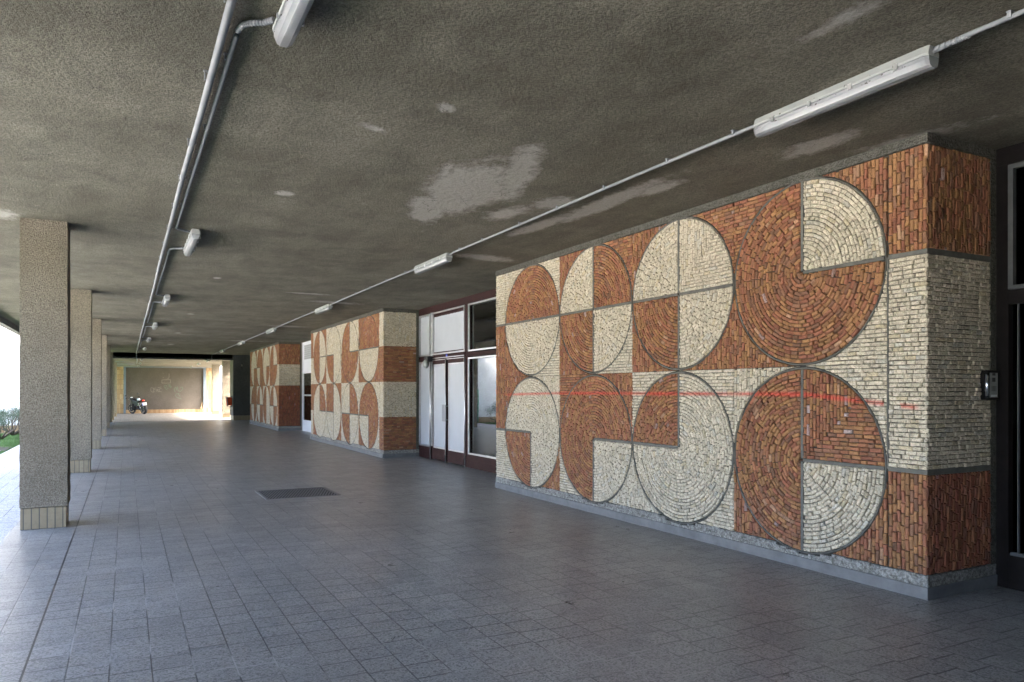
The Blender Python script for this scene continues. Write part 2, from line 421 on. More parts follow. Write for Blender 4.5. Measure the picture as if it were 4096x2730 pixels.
M['orange'] = plain('orange_red_paint', (.52, .065, .012), .4, 0, .15, 12)
M['bluegrey'] = plain('blue_grey_frame_paint', (.12, .15, .18), .5, 0, .15, 8)
M['green'] = plain('green_pipe_paint', (.10, .30, .17), .5, 0, .2, 8)
M['leaf'] = mat_foliage('shrub_leaf', (.035, .065, .035), (.075, .115, .065))
M['bark'] = plain('shrub_bark', (.10, .075, .055), .9, 0, .3, 20, .01, 40)
M['soil'] = plain('soil', (.07, .055, .04), .95, 0, .3, 6, .02, 20)
M['scribble'] = plain('pale_chalk', (.165, .145, .125), .9, 0, .2, 20)
M['scribble_g'] = plain('green_chalk', (.10, .12, .09), .9, 0, .2, 20)
M['wood'] = plain('wooden_pole', (.28, .17, .08), .7, 0, .2, 10)
def mat_grass():
    t = NT('grass_turf'); v = t.pos()
    n = t.noise(v, .7, 5, .6); f = t.noise(v, 35, 4, .8)
    c = t.mix(t.ramp(n, .35, .65), (.05, .12, .025), (.10, .19, .05)); c = t.mix(t.ramp(f, .35, .7, 0, .5), c, (.14, .22, .07))
    c = t.mix(t.ramp(n, .68, .78, 0, .6), c, (.13, .11, .06))
    return t.fin(c, .9, t.bump(f, 1, .03))
M['grass'] = mat_grass()
M['bounce_ground'] = mat_floor('bounce_paving', (.54, .535, .53), (.49, .485, .48), .6, False)
M['paving'] = mat_floor('pale_paving', (.50, .49, .48), (.46, .45, .45), .6, False)

# ------------------------------------------------------------------ setting: ground, floor, ceiling
CZ = 3.43
g = MB(); g.add([(-900, -900, -.05), (900, -900, -.05), (900, 900, -.05), (-900, 900, -.05)], [(0, 1, 2, 3)])
tag(g.build('ground', M['grass'], fix=False), kind='structure')
f1 = MB(); f1.box(-1.12, 10.2, -14, 40.95, -.3, 0); tag(f1.build('floor', M['floor']), kind='structure')
f2 = MB(); f2.box(-1.12, 14, 40.95, 56.9, -.3, .001); tag(f2.build('end_paving', M['floor2']), kind='structure')
f3 = MB(); f3.box(-2.70, -1.12, -14, 56.9, -.3, -.002); tag(f3.build('pavement', M['paving']), kind='structure')
f5 = MB(); f5.box(-70, -6.2, -40, 32.9, -.3, -.03); tag(f5.build('bounce_ground', M['bounce_ground']), kind='structure')  # unseen pale paving, added to bounce sunlight up to the ceiling
f4 = MB(); f4.box(9, 60, 42.5, 90, -.3, -.012); f4.box(-2.7, 9, 56.95, 90, -.3, -.012); tag(f4.build('courtyard', M['floor2']), kind='structure')
c1 = MB()
c1.box(-2.97, 20, -14, 41.1, CZ, 3.85)
c1.box(8, 20, -14, 41.1, 3.85, 9)
tag(c1.build('ceiling', M['ceiling']), kind='structure')
c2 = MB(); c2.box(-2.97, 5.7, 41.1, 57.3, 3.23, 3.85); tag(c2.build('end_ceiling', M['ceiling']), kind='structure')

# edge fascia of the roof on the courtyard side
fb = MB(); fb.box(-2.97, -2.80, -14, 57.2, 3.26, 3.43)
o = fb.build('roof_edge_beam', M['rough']); tag(o, 'long shaded concrete edge beam hanging below the roof on the open left side', 'beam')
cb = MB(); cb.box(-.58, 5.2, 41.1, 41.55, 3.15, 3.43)
o = cb.build('cross_beam', M['roughdark']); tag(o, 'dark concrete cross beam spanning the far end of the passage', 'beam')

# ------------------------------------------------------------------ columns
def pillar(x0, x1, y0, y1, ztop, label, group, mat='column', bz=.243, tilemat='basetile'):
    t = thing('column', label, 'column', ((x0 + x1) / 2, (y0 + y1) / 2, 0), group)
    L = t.location
    m = MB(); n = 40
    # shaft with slightly uneven edges
    rings = []
    for k in range(n + 1):
        z = bz + (ztop - bz) * k / n
        w = .0035
        rings.append([(x + random.uniform(-w, w), y + random.uniform(-w, w), z) for x, y in ((x0, y0), (x1, y0), (x1, y1), (x0, y1))])
    m.loft(rings); off(m, L).build('shaft', M[mat], t)
    m = MB(); m.box(x0 + .004, x1 - .016, y0 + .012, y1 - .012, -.01, bz - .008); off(m, L).build('tiled_base', M[tilemat], t)
    return t
names = ['nearest', 'second', 'third', 'fourth', 'fifth']
G = 'pebble dash columns along the open left side'
for k in range(5):
    y = 9.66 + 6.30 * k
    pillar(-1.035, -.585, y, y + .5, CZ, '%s pebble dash column from the camera in the left row, tiled at its foot' % names[k], G)
pillar(-1.035, -.585, 41.1, 41.75, CZ, 'pebble dash column in the left row carrying the end of the dark cross beam', G)
for y, nm in ((3.33, 'out of the near end'), (-3.0, 'behind the viewpoint')):
    pillar(-1.035, -.585, y, y + .5, CZ, 'pebble dash column of the left row %s' % nm, G)
pillar(-1.0, -.55, 44.4, 44.9, 3.23, 'sunlit left column of the bright end bay, the nearer of two', G)
pillar(-1.0, -.50, 50.1, 50.6, 3.23, 'sunlit left column of the bright end bay, the farther of two', G)
G = 'bright columns on the right of the end bay'
pillar(4.85, 5.27, 44.7, 45.15, 3.23, 'glaring sunlit column on the right beside the red box', G)
pillar(4.90, 5.36, 50.9, 51.4, 3.23, 'glaring white column on the right in front of the tiled end strip', G)

# ------------------------------------------------------------------ mosaic piers
def rc_cream(): 
    r = random.random()
    b = random.uniform(.87, 1.08)
    if r < .05: c = (.58, .49, .34)
    elif r < .10: c = (.58, .54, .46)
    else: c = (.63, .555, .435)
    return tuple(x * b for x in c)
def rc_red(tone=0):
    r = random.random(); b = random.uniform(.74, 1.18)
    if r < .008: c = (.38, .27, .25)
    elif r < .03: c = (.40, .23, .14)
    elif r < .42: c = (.335, .168, .072)
    elif r < .74: c = (.315, .132, .068)
    elif r < .88: c = (.275, .102, .060)
    else: c = (.22, .11, .066)
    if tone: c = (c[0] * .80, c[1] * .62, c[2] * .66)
    return tuple(x * b for x in c)

def clip(poly, nx, ny, d):      # keep nx*x+ny*y <= d
    out = []
    for i in range(len(poly)):
        a = poly[i]; b = poly[(i + 1) % len(poly)]
        da = nx * a[0] + ny * a[1] - d; db = nx * b[0] + ny * b[1] - d
        if da <= 0: out.append(a)
        if da * db < 0:
            s = da / (da - db); out.append((a[0] + (b[0] - a[0]) * s, a[1] + (b[1] - a[1]) * s))
    return out
def area(p): return abs(sum(p[i][0] * p[(i + 1) % len(p)][1] - p[(i + 1) % len(p)][0] * p[i][1] for i in range(len(p)))) / 2

def stone(mb, poly, fr, col, hi=True):
    """one split stone: prism with worn edges and a broken face. fr maps (a, b, out) to 3D"""
    if len(poly) < 3 or area(poly) < 6e-5: return
    if hi:
        q = []
        for i in range(len(poly)):
            a = poly[i]; b = poly[(i + 1) % len(poly)]; L = math.hypot(a[0] - b[0], a[1] - b[1])
            q.append(a)
            if L > .05:
                t = random.uniform(.35, .65); q.append((a[0] + (b[0] - a[0]) * t, a[1] + (b[1] - a[1]) * t))
        poly = q
    n = len(poly); cx = sum(p[0] for p in poly) / n; cy = sum(p[1] for p in poly) / n
    d = random.gauss(.0205, .0028); ta = random.uniform(-.05, .05); tb = random.uniform(-.08, .08)
    w = .0012 if hi else 0
    vs = []
    for p in poly: vs.append(fr(p[0], p[1], 0))
    jit = [(random.uniform(-w, w), random.uniform(-w, w)) for _ in poly]
    for p, j in zip(poly, jit): vs.append(fr(p[0] + j[0], p[1] + j[1], max(.008, d - .005 + ta * (p[0] - cx) + tb * (p[1] - cy) + random.uniform(-.003, .001))))
    for p, j in zip(poly, jit):
        L = max(.001, math.hypot(p[0] - cx, p[1] - cy)); s = max(0, 1 - random.uniform(.004, .009) / L)
        vs.append(fr(cx + (p[0] - cx) * s, cy + (p[1] - cy) * s, d + ta * (p[0] - cx) + tb * (p[1] - cy) + random.uniform(-.002, .002)))
    fs = []
    for k in range(2):
        for i in range(n):
            j = (i + 1) % n; fs.append((k * n + i, k * n + j, (k + 1) * n + j, (k + 1) * n + i))
    if hi:
        vs.append(fr(cx + random.uniform(-.01, .01), cy + random.uniform(-.006, .006), d + random.uniform(-.003, .006)))
        for i in range(n): fs.append((2 * n + i, 2 * n + (i + 1) % n, 3 * n))
    else: fs.append(tuple(range(2 * n, 3 * n)))
    mb.add(vs, fs, col)

GAP = .0024
def courses(rect, orient, w, ln, rnd):
    """rows of quads filling rect (a0,a1,b0,b1)"""
    a0, a1, b0, b1 = rect
    if orient == 'V': a0, a1, b0, b1 = b0, b1, a0, a1
    n = max(1, round((b1 - b0) / w)); h = (b1 - b0) / n
    for i in range(n):
        lo, hi = b0 + i * h, b0 + (i + 1) * h
        x = a0 - random.uniform(0, ln)
        while x < a1:
            L = ln * random.choice((.7, .9, 1, 1, 1.1, 1.25)) * random.uniform(.92, 1.08)
            p0, p1 = max(x, a0), min(x + L, a1)
            x += L
            if p1 - p0 < .012: continue
            g_ = GAP * random.uniform(.5, 1.6); g2 = GAP * random.uniform(.4, 1.5)
            q = [(p0 + g_, lo + g2), (p1 - g_, lo + g2), (p1 - g_, hi - g2), (p0 + g_, hi - g2)]
            s = random.uniform(-.002, .002)
            q = [(q[0][0], q[0][1] + s), (q[1][0], q[1][1] - s), q[2], q[3]]
            yield [(b, a) for a, b in q] if orient == 'V' else q

def clip_circle_in(poly, c, r):
    cx = sum(p[0] for p in poly) / len(poly) - c[0]; cy = sum(p[1] for p in poly) / len(poly) - c[1]
    L = math.hypot(cx, cy)
    if L < 1e-6: return poly
    nx, ny = cx / L, cy / L
    return clip(poly, nx, ny, nx * c[0] + ny * c[1] + r)
def clip_circle_out(poly, c, r):
    cx = sum(p[0] for p in poly) / len(poly) - c[0]; cy = sum(p[1] for p in poly) / len(poly) - c[1]
    L = math.hypot(cx, cy)
    if L < 1e-6: return []
    nx, ny = cx / L, cy / L
    return clip(poly, -nx, -ny, -(nx * c[0] + ny * c[1] + r))

ZT, ZM, ZC, ZB = 2.56, 1.745, .93, .125
RD = .812
W, LN = .0340, .086

def pier(y0, y1, spec, side, strips, hi, label, group, spray=False, tone3=False, core_x1=10.0):
    """spec: rows 'top','bot' of 4 discs (left to right in the picture = far to near), each (TL,TR,BL,BR) of
    (disc colour, pattern, corner colour, corner orientation)"""
    t = thing('mosaic_pier', label, 'mosaic wall', ((5.2 + 6.1) / 2, (y0 + y1) / 2, 0), group); L = t.location
    FX = 5.222
    m = MB(); m.box(FX, core_x1, y0 + .022, y1, -.01, CZ - .002); off(m, L).build('wall_core', M['mortar'], t)
    sc = M['stone_cs'] if spray else M['stone_c']; sr = M['stone_rs'] if spray else M['stone_r']
    fr = lambda a, b, o: (FX - o, a, b)
    span = (y1 - y0)
    yc = [y1 - .325 - RD - i * 2 * RD * (span - .65) / (8 * RD) for i in range(4)]
    yc = [y1 - .325 - (span - .65) * (i + .5) / 4 for i in range(4)]
    RR = (span - .65) / 8
    RX = min(RR, .8125)
    FL = []
    def newf(k):
        m_ = MB(); FL.append((k, m_)); return m_
    zlo, zhi = .175, 3.35
    def col(k): return rc_cream() if k == 'c' else rc_red()
    for row, zc in (('top', ZT), ('bot', ZC)):
        for i, q in enumerate(spec[row]):
            c = (yc[i], zc)
            DM = []
            for k, (dc, pat, cc, co) in enumerate(q):
                left = k in (0, 2); top = k in (0, 1)
                # corner field
                ra = (c[0], c[0] + RR) if left else (c[0] - RR, c[0])
                rb = (zc, zc + .815) if top else (zc - .815, zc)
                rb = (max(rb[0], zlo), min(rb[1], zhi)); fm = newf(cc)
                for s in courses((ra[0], ra[1], rb[0], rb[1]), co, W, LN, None):
                    mx = sum(p[0] for p in s) / len(s) - c[0]; mz = sum(p[1] for p in s) / len(s) - c[1]
                    if all(math.hypot(p[0] - c[0], p[1] - c[1]) < RX for p in s): continue
                    s = clip_circle_out(s, c, RX + .003)
                    stone(fm, s, fr, col(cc), hi)
                # disc quadrant
                a0 = {0: 0, 1: 90, 2: -90, 3: 180}[k]      # +a is left in the picture
                sa = 1 if left else -1; sb = 1 if top else -1
                g_ = .014
                rmax = RX - .022
                if pat == 'C': pass
                else:
                    qm = MB(); DM.append((dc, qm))
                    def emit(rect, ori):
                        for s in courses(rect, ori, W, LN, None):
                            s = [(c[0] + sa * p[0], c[1] + sb * p[1]) for p in s]
                            if all(math.hypot(p[0] - c[0], p[1] - c[1]) > rmax for p in s): continue
                            s = clip_circle_in(s, c, rmax)
                            if len(s) > 2: stone(qm, s, fr, (.47, .375, .37) if pat == 'L' and dc == 'r' and random.random() < .04 else col(dc), hi)
                    if pat in 'HV': emit((g_, rmax, g_, rmax), pat)
                    else:      # nested L courses
                        for j in range(int(rmax / W)):
                            e0, e1 = g_ + j * W, g_ + (j + 1) * W
                            emit((e0, e1, e0, rmax), 'V'); emit((e1, rmax, e0, e1), 'H')
            rmax = RX - .022
            order = [0, 1, 3, 2]; key = [(q[k][0]) if q[k][1] == 'C' else None for k in order]
            runs = []
            if all(key[0] == k for k in key): runs = [(0, 4, key[0], True)]
            else:
                st = next(k for k in range(4) if key[k] != key[k - 1] or key[k] is None)
                k = 0
                while k < 4:
                    kk = key[(st + k) % 4]; L_ = 1
                    while k + L_ < 4 and kk is not None and key[(st + k + L_) % 4] == kk: L_ += 1
                    if kk: runs.append((st + k, L_, kk, False))
                    k += L_
            n = round(rmax / W); w = rmax / n
            for (q0, ql, kc, full) in runs:
                qm = MB(); DM.append((kc, qm))
                for j in range(n):
                    r0, r1 = j * w + GAP * random.uniform(.3, 1.6), (j + 1) * w - GAP * random.uniform(.3, 1.6)
                    rm = (r0 + r1) / 2; dl_ = math.asin(min(.9, .014 / rm))
                    t0 = q0 * math.pi / 2 + dl_; t1 = (q0 + ql) * math.pi / 2 - dl_
                    tt = t0 - random.uniform(0, LN / max(rm, .05)) * .9
                    while tt < t1:
                        dt = LN * random.choice((.6, .8, .9, 1, 1.1)) / max(rm, .045)
                        b0, b1 = max(tt, t0), min(tt + dt, t1); tt += dt
                        if (b1 - b0) * rm < .01: continue
                        gg = GAP * random.uniform(.6, 2.0) / rm
                        b0 += gg; b1 -= gg
                        if b1 <= b0: continue
                        sk = random.uniform(-.002, .002); mid = (b0 + b1) / 2
                        pts = [(max(0, r0 + sk), b0), (max(0, r0 - sk), b1), (r1 - sk * .5, b1), (r1, mid), (r1 + sk * .5, b0)]
                        pl = [(c[0] + r * math.cos(a), c[1] + r * math.sin(a)) for r, a in pts]
                        stone(qm, pl, fr, col(kc), hi)
            disc = MB(); nn = 96
            # mortar ring round the disc
            ri, ro = RX - .021, RX - .0005
            wv = [random.uniform(-.004, .004) for _ in range(nn)]
            secs = []
            for k in range(nn + 1):
                a = 2 * math.pi * k / nn; ii = ri + wv[k % nn]
                ca, sa_ = math.cos(a), math.sin(a)
                rr = [(ii, .0), (ii + .004, .0165 + wv[(k * 7) % nn]), ((ii + ro) / 2, .021 + wv[(k * 5) % nn] * .5), (ro - .004, .0165 + wv[(k * 3) % nn]), (ro, .0)]
                secs.append([fr(c[0] + r * ca, c[1] + r * sa_, o) for r, o in rr])
            disc.loft(secs, caps=False)
            # strips between different quadrants
            def diff(a, b): return (q[a][0], q[a][1]) != (q[b][0], q[b][1])
            wd = .013; dp = .0185
            ln_ = ri - .002
            if diff(0, 1): disc.box(FX - dp, FX, c[0] - wd, c[0] + wd, zc + .014, zc + ln_)
            if diff(2, 3): disc.box(FX - dp, FX, c[0] - wd, c[0] + wd, zc - ln_, zc - .014)
            if diff(0, 2): disc.box(FX - dp, FX, c[0] + .014, c[0] + ln_, zc - wd, zc + wd)
            if diff(1, 3): disc.box(FX - dp, FX, c[0] - ln_, c[0] - .014, zc - wd, zc + wd)
            d = off(disc, L).build('mosaic_disc', M['joint'], t)
            for k_, m_ in DM: off(m_, L).build('cream_stone_sector' if k_ == 'c' else 'terracotta_stone_sector', sc if k_ == 'c' else sr, d)
    # edge strips of the front face
    def strip(ya, yb, bands):
        for za, zb, cc, co in bands:
            fm = newf(cc)
            for s in courses((ya, yb, za, zb), co, W, LN, None): stone(fm, s, fr, col(cc), hi)
    strip(y1 - .325 + .012, y1 - .004, strips[0]); strip(y0 + .004, y0 + .325 - .012, strips[1])
    for k_, m_ in FL:
        if m_.v: off(m_, L).build('cream_stone_field' if k_ == 'c' else 'terracotta_stone_field', sc if k_ == 'c' else sr, t)
    JB = [(FX - .014, FX, y1 - .325 - .004, y1 - .325 + .010, ZC, ZT), (FX - .014, FX, y0 + .325 - .010, y0 + .325 + .004, ZC, ZT)]
    if spray:
        for zz in (ZT, ZC):
            JB += [(FX - .0195, FX, y1 - .313, y1, zz - .016, zz + .016), (FX - .0195, FX, y0, y0 + .313, zz - .016, zz + .016), (FX + .001, 6.0, y0 + .003, y0 + .021, zz - .022, zz + .022)]
    for b_ in JB: off(MB().box(*b_), L).build('joint_strip', M['joint'], t)
    # side face towards the camera
    FY = y0 + .022; fs = lambda a, b, o: (a, FY - o, b)
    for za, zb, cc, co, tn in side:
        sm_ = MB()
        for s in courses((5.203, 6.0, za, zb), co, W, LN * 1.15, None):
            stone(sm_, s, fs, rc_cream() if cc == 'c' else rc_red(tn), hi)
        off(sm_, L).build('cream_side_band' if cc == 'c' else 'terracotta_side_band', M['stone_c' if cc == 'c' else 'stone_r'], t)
    # concrete band on top, rough strip and smooth plinth at the foot, corner strip against the glazing
    m = MB(); m.box(5.196, 6.1, y0 - .004, y1 - .001, 3.355, CZ - .003); off(m, L).build('top_band', M['band'], t)
    m = MB(); m.box(6.0, 6.115, y0 + .002, y0 + .3, .17, 3.352); off(m, L).build('edge_strip', M['band'], t)
    m = MB()
    N = 60
    for (za, zb) in ((.088, .172),):
        for k in range(N):
            a = y0 - .003 + (y1 - y0 + .003) * k / N; b = y0 - .003 + (y1 - y0 + .003) * (k + 1) / N
            yo = (a + b) / 2
            # drop where the discs dip into the strip
            dd = min(abs(yo - c_) for c_ in yc)
            ztop = zb - max(0, .055 * (1 - (dd / .30) ** 2))
            m.box(5.204 + random.uniform(-.004, .004), FX + .004, a, b, za, ztop + random.uniform(-.008, .003))
    m.box(FX + .004, 6.1, y0 - .002, y0 + .2, .088, .168)
    off(m, L).build('rough_strip', M['rough_pale'], t)
    m = MB(); m.box(5.185, 6.105, y0 - .014, y1 + .0, -.01, .089); off(m, L).build('plinth', M['plinth'], t, bevel=.006)
    return t

def Q(*a): return [tuple(x) for x in a]
def D(tl, tr, bl, br):      # each 'rC:cH' = disc colour+pattern : corner colour+orientation
    return [(s[0], s[1], s[3], s[4]) for s in (tl, tr, bl, br)]
P1 = {'top': [D('rC:cH', 'rC:cH', 'cC:rV', 'cC:cH'), D('cC:rV', 'rC:rH', 'rC:rV', 'cC:cH'), D('cC:rV', 'cL:rH', 'rC:rV', 'cC:rV'), D('rC:rH', 'cC:rV', 'rC:rV', 'rC:cH')],
      'bot': [D('cC:rV', 'cC:cV', 'rC:cH', 'cC:rV'), D('rC:rH', 'rC:rV', 'rC:cH', 'cC:cV'), D('rC:cH', 'cC:cH', 'cC:cV', 'cC:cH'), D('rC:cV', 'rL:cH', 'rC:rV', 'cC:rV')]}
P2 = {'top': [D('rC:cH', 'cL:rV', 'rC:cH', 'cC:rV'), D('cC:cH', 'cC:cH', 'rC:cV', 'cC:cV'), D('rC:cH', 'cC:cV', 'rC:rV', 'rC:cV'), D('rC:rV', 'rC:rV', 'cC:rV', 'cC:rV')],
      'bot': [D('cC:rV', 'rC:cV', 'cC:rV', 'cC:cV'), D('rC:rV', 'cC:rV', 'cH:cV', 'cC:rV'), D('cC:cH', 'rC:cH', 'rC:cV', 'cC:cV'), D('rC:cH', 'rC:cV', 'cC:rV', 'rC:cH')]}
P3 = {'top': [D('cC:rV', 'cC:rV', 'cC:rV', 'rC:rV'), D('rC:cV', 'rC:cV', 'cH:rV', 'rC:rV'), D('cC:rV', 'cC:rV', 'cC:rV', 'rC:cV'), D('rC:cV', 'cC:rV', 'rC:rV', 'rC:cH')],
      'bot': [D('rC:cV', 'rC:rV', 'cC:rV', 'rC:cH'), D('rC:cH', 'cC:rV', 'cC:rV', 'rC:rV'), D('rC:cH', 'cC:rV', 'rC:cV', 'cC:cV'), D('rC:cH', 'cC:rV', 'cC:rV', 'rH:cH')]}
zl, zh = .175, 3.35
e = .016
s1 = [[(ZT + e, zh, 'c', 'H'), (ZC + e, ZT - e, 'r', 'V'), (zl, ZC - e, 'c', 'H')], [(ZT + e, zh, 'r', 'V'), (ZC + e, ZT - e, 'c', 'H'), (zl, ZC - e, 'r', 'V')]]
s2 = [[(ZT, zh, 'r', 'V'), (ZM, ZT, 'c', 'H'), (ZC, ZM, 'r', 'V'), (zl, ZC, 'c', 'V')], [(ZT, zh, 'c', 'V'), (ZM, ZT, 'r', 'H'), (ZC, ZM, 'c', 'V'), (zl, ZC, 'r', 'H')]]
s3 = [[(ZM, zh, 'r', 'V'), (ZC, ZM, 'c', 'V'), (zl, ZC, 'r', 'V')], [(ZT, zh, 'r', 'V'), (ZM, ZT, 'c', 'H'), (zl, ZM, 'r', 'V')]]
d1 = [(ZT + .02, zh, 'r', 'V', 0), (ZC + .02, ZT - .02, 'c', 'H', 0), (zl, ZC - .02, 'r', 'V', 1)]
d2 = [(ZT, zh, 'c', 'V', 0), (ZM, ZT, 'r', 'H', 0), (ZC, ZM, 'c', 'V', 0), (zl, ZC, 'r', 'H', 0)]
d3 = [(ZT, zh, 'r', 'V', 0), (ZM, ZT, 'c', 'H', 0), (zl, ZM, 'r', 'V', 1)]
G = 'stone mosaic piers with disc patterns'
pier(3.385, 10.51, P1, d1, s1, True, 'nearest mosaic pier with eight big stone discs and a red spray line', G, spray=True)
pier(16.30, 23.75, P2, d2, s2, False, 'middle mosaic pier beyond the white double door', G)
pier(29.33, 36.75, P3, d3, s3, False, 'farthest mosaic pier beside the dark end wall', G)

# ------------------------------------------------------------------ walls closing the building on the right
m = MB(); m.box(10.0, 20, -14, 42.3, -.02, CZ - .01)
m.box(6.12, 10, -2.9, -2.7, -.02, CZ - .01); m.box(6.12, 10, 36.75, 40.95, -.02, CZ - .01)
tag(m.build('room_wall', M['room']), 'plain grey inner wall of the rooms behind the glazing', 'wall')
m = MB(); m.box(5.2, 10, -14, -2.9, -.02, CZ - .01); tag(m.build('pier_wall', M['rough']), 'rough concrete wall behind the viewpoint on the right', 'wall')
m = MB(); m.box(-2.9, 5.2, -3.0, -2.7, -.02, CZ - .01); tag(m.build('back_wall', M['rough']), 'rough concrete wall closing the passage behind the viewpoint', 'wall')
m = MB(); m.box(-1.1, -.85, -2.7, -1.0, -.02, CZ - .01); tag(m.build('light_blocker_wall', M['rough']), 'unseen rough wall added beside the viewpoint to darken the near right', 'wall')  # out of view, added to cut daylight reaching the near right corner
# dark end wall beside pier 3
t = thing('end_wall', 'dark pebble rendered wall with tiled foot beside the farthest mosaic pier', 'wall', (5.6, 41.6, 0)); L = t.location
m = MB(); m.box(4.965, 10, 41.0, 42.3, .243, CZ - .002); off(m, L).build('wall', M['roughdark'], t)
m = MB(); m.box(4.972, 10, 41.01, 42.29, -.01, .236); off(m, L).build('tiled_base', M['basetile'], t)
m = MB(); m.box(4.953, 4.963, 41.03, 42.28, .25, 3.14); off(m, L).build('jamb', M['rough'], t)

# ------------------------------------------------------------------ far end wall
t = thing('far_wall', 'brown rendered end wall in a blue grey frame between ochre tiled strips', 'wall', (2.4, 56.6, 0)); L = t.location
Y = 56.5
m = MB(); m.box(-.155, 5.015, Y + .31, Y + .6, -.02, 3.22); off(m, L).build('backing', M['farpanel'], t)
m = MB(); m.box(-.019, 4.849, Y + .12, Y + .305, .25, 3.138); off(m, L).build('rendered_panel', M['farpanel'], t)
m = MB(); m.box(-.018, 4.848, Y + .09, Y + .118, -.01, .25); off(m, L).build('tiled_base', M['walltile'], t)
for x0, x1 in ((-2.9, -.16), (5.02, 5.5)):
    m = MB(); m.box(x0, x1, Y, Y + .5, -.01, 3.22); off(m, L).build('tiled_strip', M['walltile'], t)
m = MB(); m.box(-.16, -.02, Y - .02, Y + .3, -.01, 3.14); m.box(-.16, 5.02, Y - .02, Y + .3, 3.14, 3.225); m.box(4.85, 5.02, Y - .01, Y + .3, -.01, 3.14)
off(m, L).build('frame', M['bluegrey'], t)
def ribbon(mb, pts, w, y):
    for a, b in zip(pts[:-1], pts[1:]):
        d = Vector((b[0] - a[0], 0, b[1] - a[1])); n_ = Vector((-d.z, 0, d.x)).normalized() * w / 2
        mb.add([(a[0] + n_.x, y, a[1] + n_.z), (b[0] + n_.x, y, b[1] + n_.z), (b[0] - n_.x, y, b[1] - n_.z), (a[0] - n_.x, y, a[1] - n_.z)], [(0, 1, 2, 3)])
def far(px, py):       # region-2 pixel of the photograph -> x, z on the far wall
    u = (400 + px / 3.92 - 2048) / 2953; a = TH + math.atan(u); X = (Y + .11) * math.tan(a)
    dd = (Y + .11) * math.cos(TH) + X * math.sin(TH)
    return (X, 1.53 - (1350 + py / 3.92 - 1565) * dd / 2953)
gm = MB(); yy = Y + .117
for p in ([(970, 668), (970, 718), (1104, 718), (1104, 665), (970, 668)], [(1083, 570), (1083, 630), (1060, 655)], [(988, 566), (992, 574)], [(985, 632), (1000, 636)],
          [(850, 800), (800, 790), (795, 840), (830, 865), (860, 850)], [(845, 800), (835, 855)], [(845, 800), (880, 795)], [(840, 825), (868, 822)],
          [(890, 850), (888, 815), (915, 822), (895, 835), (925, 858)], [(965, 800), (925, 815), (930, 850), (970, 855)], [(905, 790), (960, 780)]):
    ribbon(gm, [far(*q) for q in p], .035, yy)
off(gm, L).build('chalk_scrawl', M['scribble'], t)
gm = MB()
for p in ([(1000, 775), (1020, 750), (1055, 760), (1040, 785), (1010, 785), (1045, 820), (1075, 790)], [(1060, 745), (1110, 745), (1075, 770), (1125, 775), (1090, 795)],
          [(1180, 860), (1160, 810), (1190, 780), (1200, 830), (1215, 770), (1225, 840), (1260, 850)], [(1250, 790), (1290, 780), (1300, 810), (1260, 850)],
          [(1180, 900), (1200, 940), (1250, 960), (1280, 965)], [(1230, 890), (1260, 930)], [(1190, 890), (1240, 880)]):
    ribbon(gm, [far(*q) for q in p], .045, yy)
off(gm, L).build('green_scrawl', M['scribble_g'], t)
for k, (xx, lab) in enumerate(((4.62, 'thin wooden pole leaning in the right corner of the end wall, left one'), (4.72, 'thin wooden pole leaning in the right corner of the end wall, right one'))):
    m = MB(); m.tube([(xx - L.x * 0, Y - .25, .0), (xx + .15, Y + .05, .75 - .15 * k)], .012, 8)
    o = m.build('pole', M['wood']); tag(o, lab, 'pole', 'poles leaning at the end wall')

# ------------------------------------------------------------------ fluorescent lamps
def lamp(x, y, z, label, group, length=1.27):
    t = thing('ceiling_lamp', label, 'ceiling lamp', (x, y + length / 2, z), group)
    hl = length / 2
    def ringsec(prof, taper=.03):
        secs = []
        for yy_, s in ((-hl, .78), (-hl + .02, .95), (-hl + .05, 1), (hl - .05, 1), (hl - .02, .95), (hl, .78)):
            secs.append([(px * s, yy_, pz) for px, pz in prof])
        return secs
    m = MB(); m.loft(ringsec([(-.045, -.005), (.045, -.005), (.062, -.05), (.06, -.062), (-.06, -.062), (-.062, -.05)])); m.build('housing', M['lamp'], t, bevel=.003)
    m = MB(); m.loft(ringsec([(-.055, -.0625), (-.054, -.085), (-.042, -.112), (-.02, -.122), (.02, -.122), (.042, -.112), (.054, -.085), (.055, -.0625)]))
    m.build('diffuser', M['lens'], t, smooth=False)
    m = MB(); m.tube([(0, -hl + .06, -.088), (0, hl - .06, -.088)], .013, 10); m.build('tube', M['tube'], t, smooth=True)
    m = MB(); m.box(-.040, .040, -hl + .05, hl - .05, -.07, -.0635); m.build('reflector', M['white'], t)
    for yy_ in (-.45, -.15, .15, .45):
        for sx in (-1, 1):
            m = MB(); m.box(sx * .058, sx * .066, yy_ - .012, yy_ + .012, -.078, -.045); m.build('clip', M['alu'], t)
    m = MB()
    for q in range(46):
        yy_ = random.uniform(-hl + .05, hl - .05) if q % 3 else random.choice((-.5, -.3, .1, .45)) + random.gauss(0, .02)
        s = random.uniform(.002, .006); sx = random.choice((-1, -1, 1))
        zz = random.uniform(-.085, -.04); xx = sx * (.0625 if zz > -.06 else .056)
        m.box(xx - s * .3, xx + s * .3, yy_ - s, yy_ + s, zz - s * .6, zz + s * .6)
    tag(m.build('cobweb', M['dirt'], t), kind='stuff')
    return t
ordn = ['first', 'second', 'third', 'fourth', 'fifth', 'sixth']
YR = [2.52, 9.38, 16.05, 22.8, 29.4, 35.8]
YL = [2.66, 9.35, 15.95, 22.6, 29.0, 35.5]
GL = 'fluorescent lamps under the ceiling'
for i, y in enumerate(YR): lamp(3.93, y, CZ, '%s long fluorescent lamp from the camera on the right conduit line by the mosaic' % ordn[i], GL)
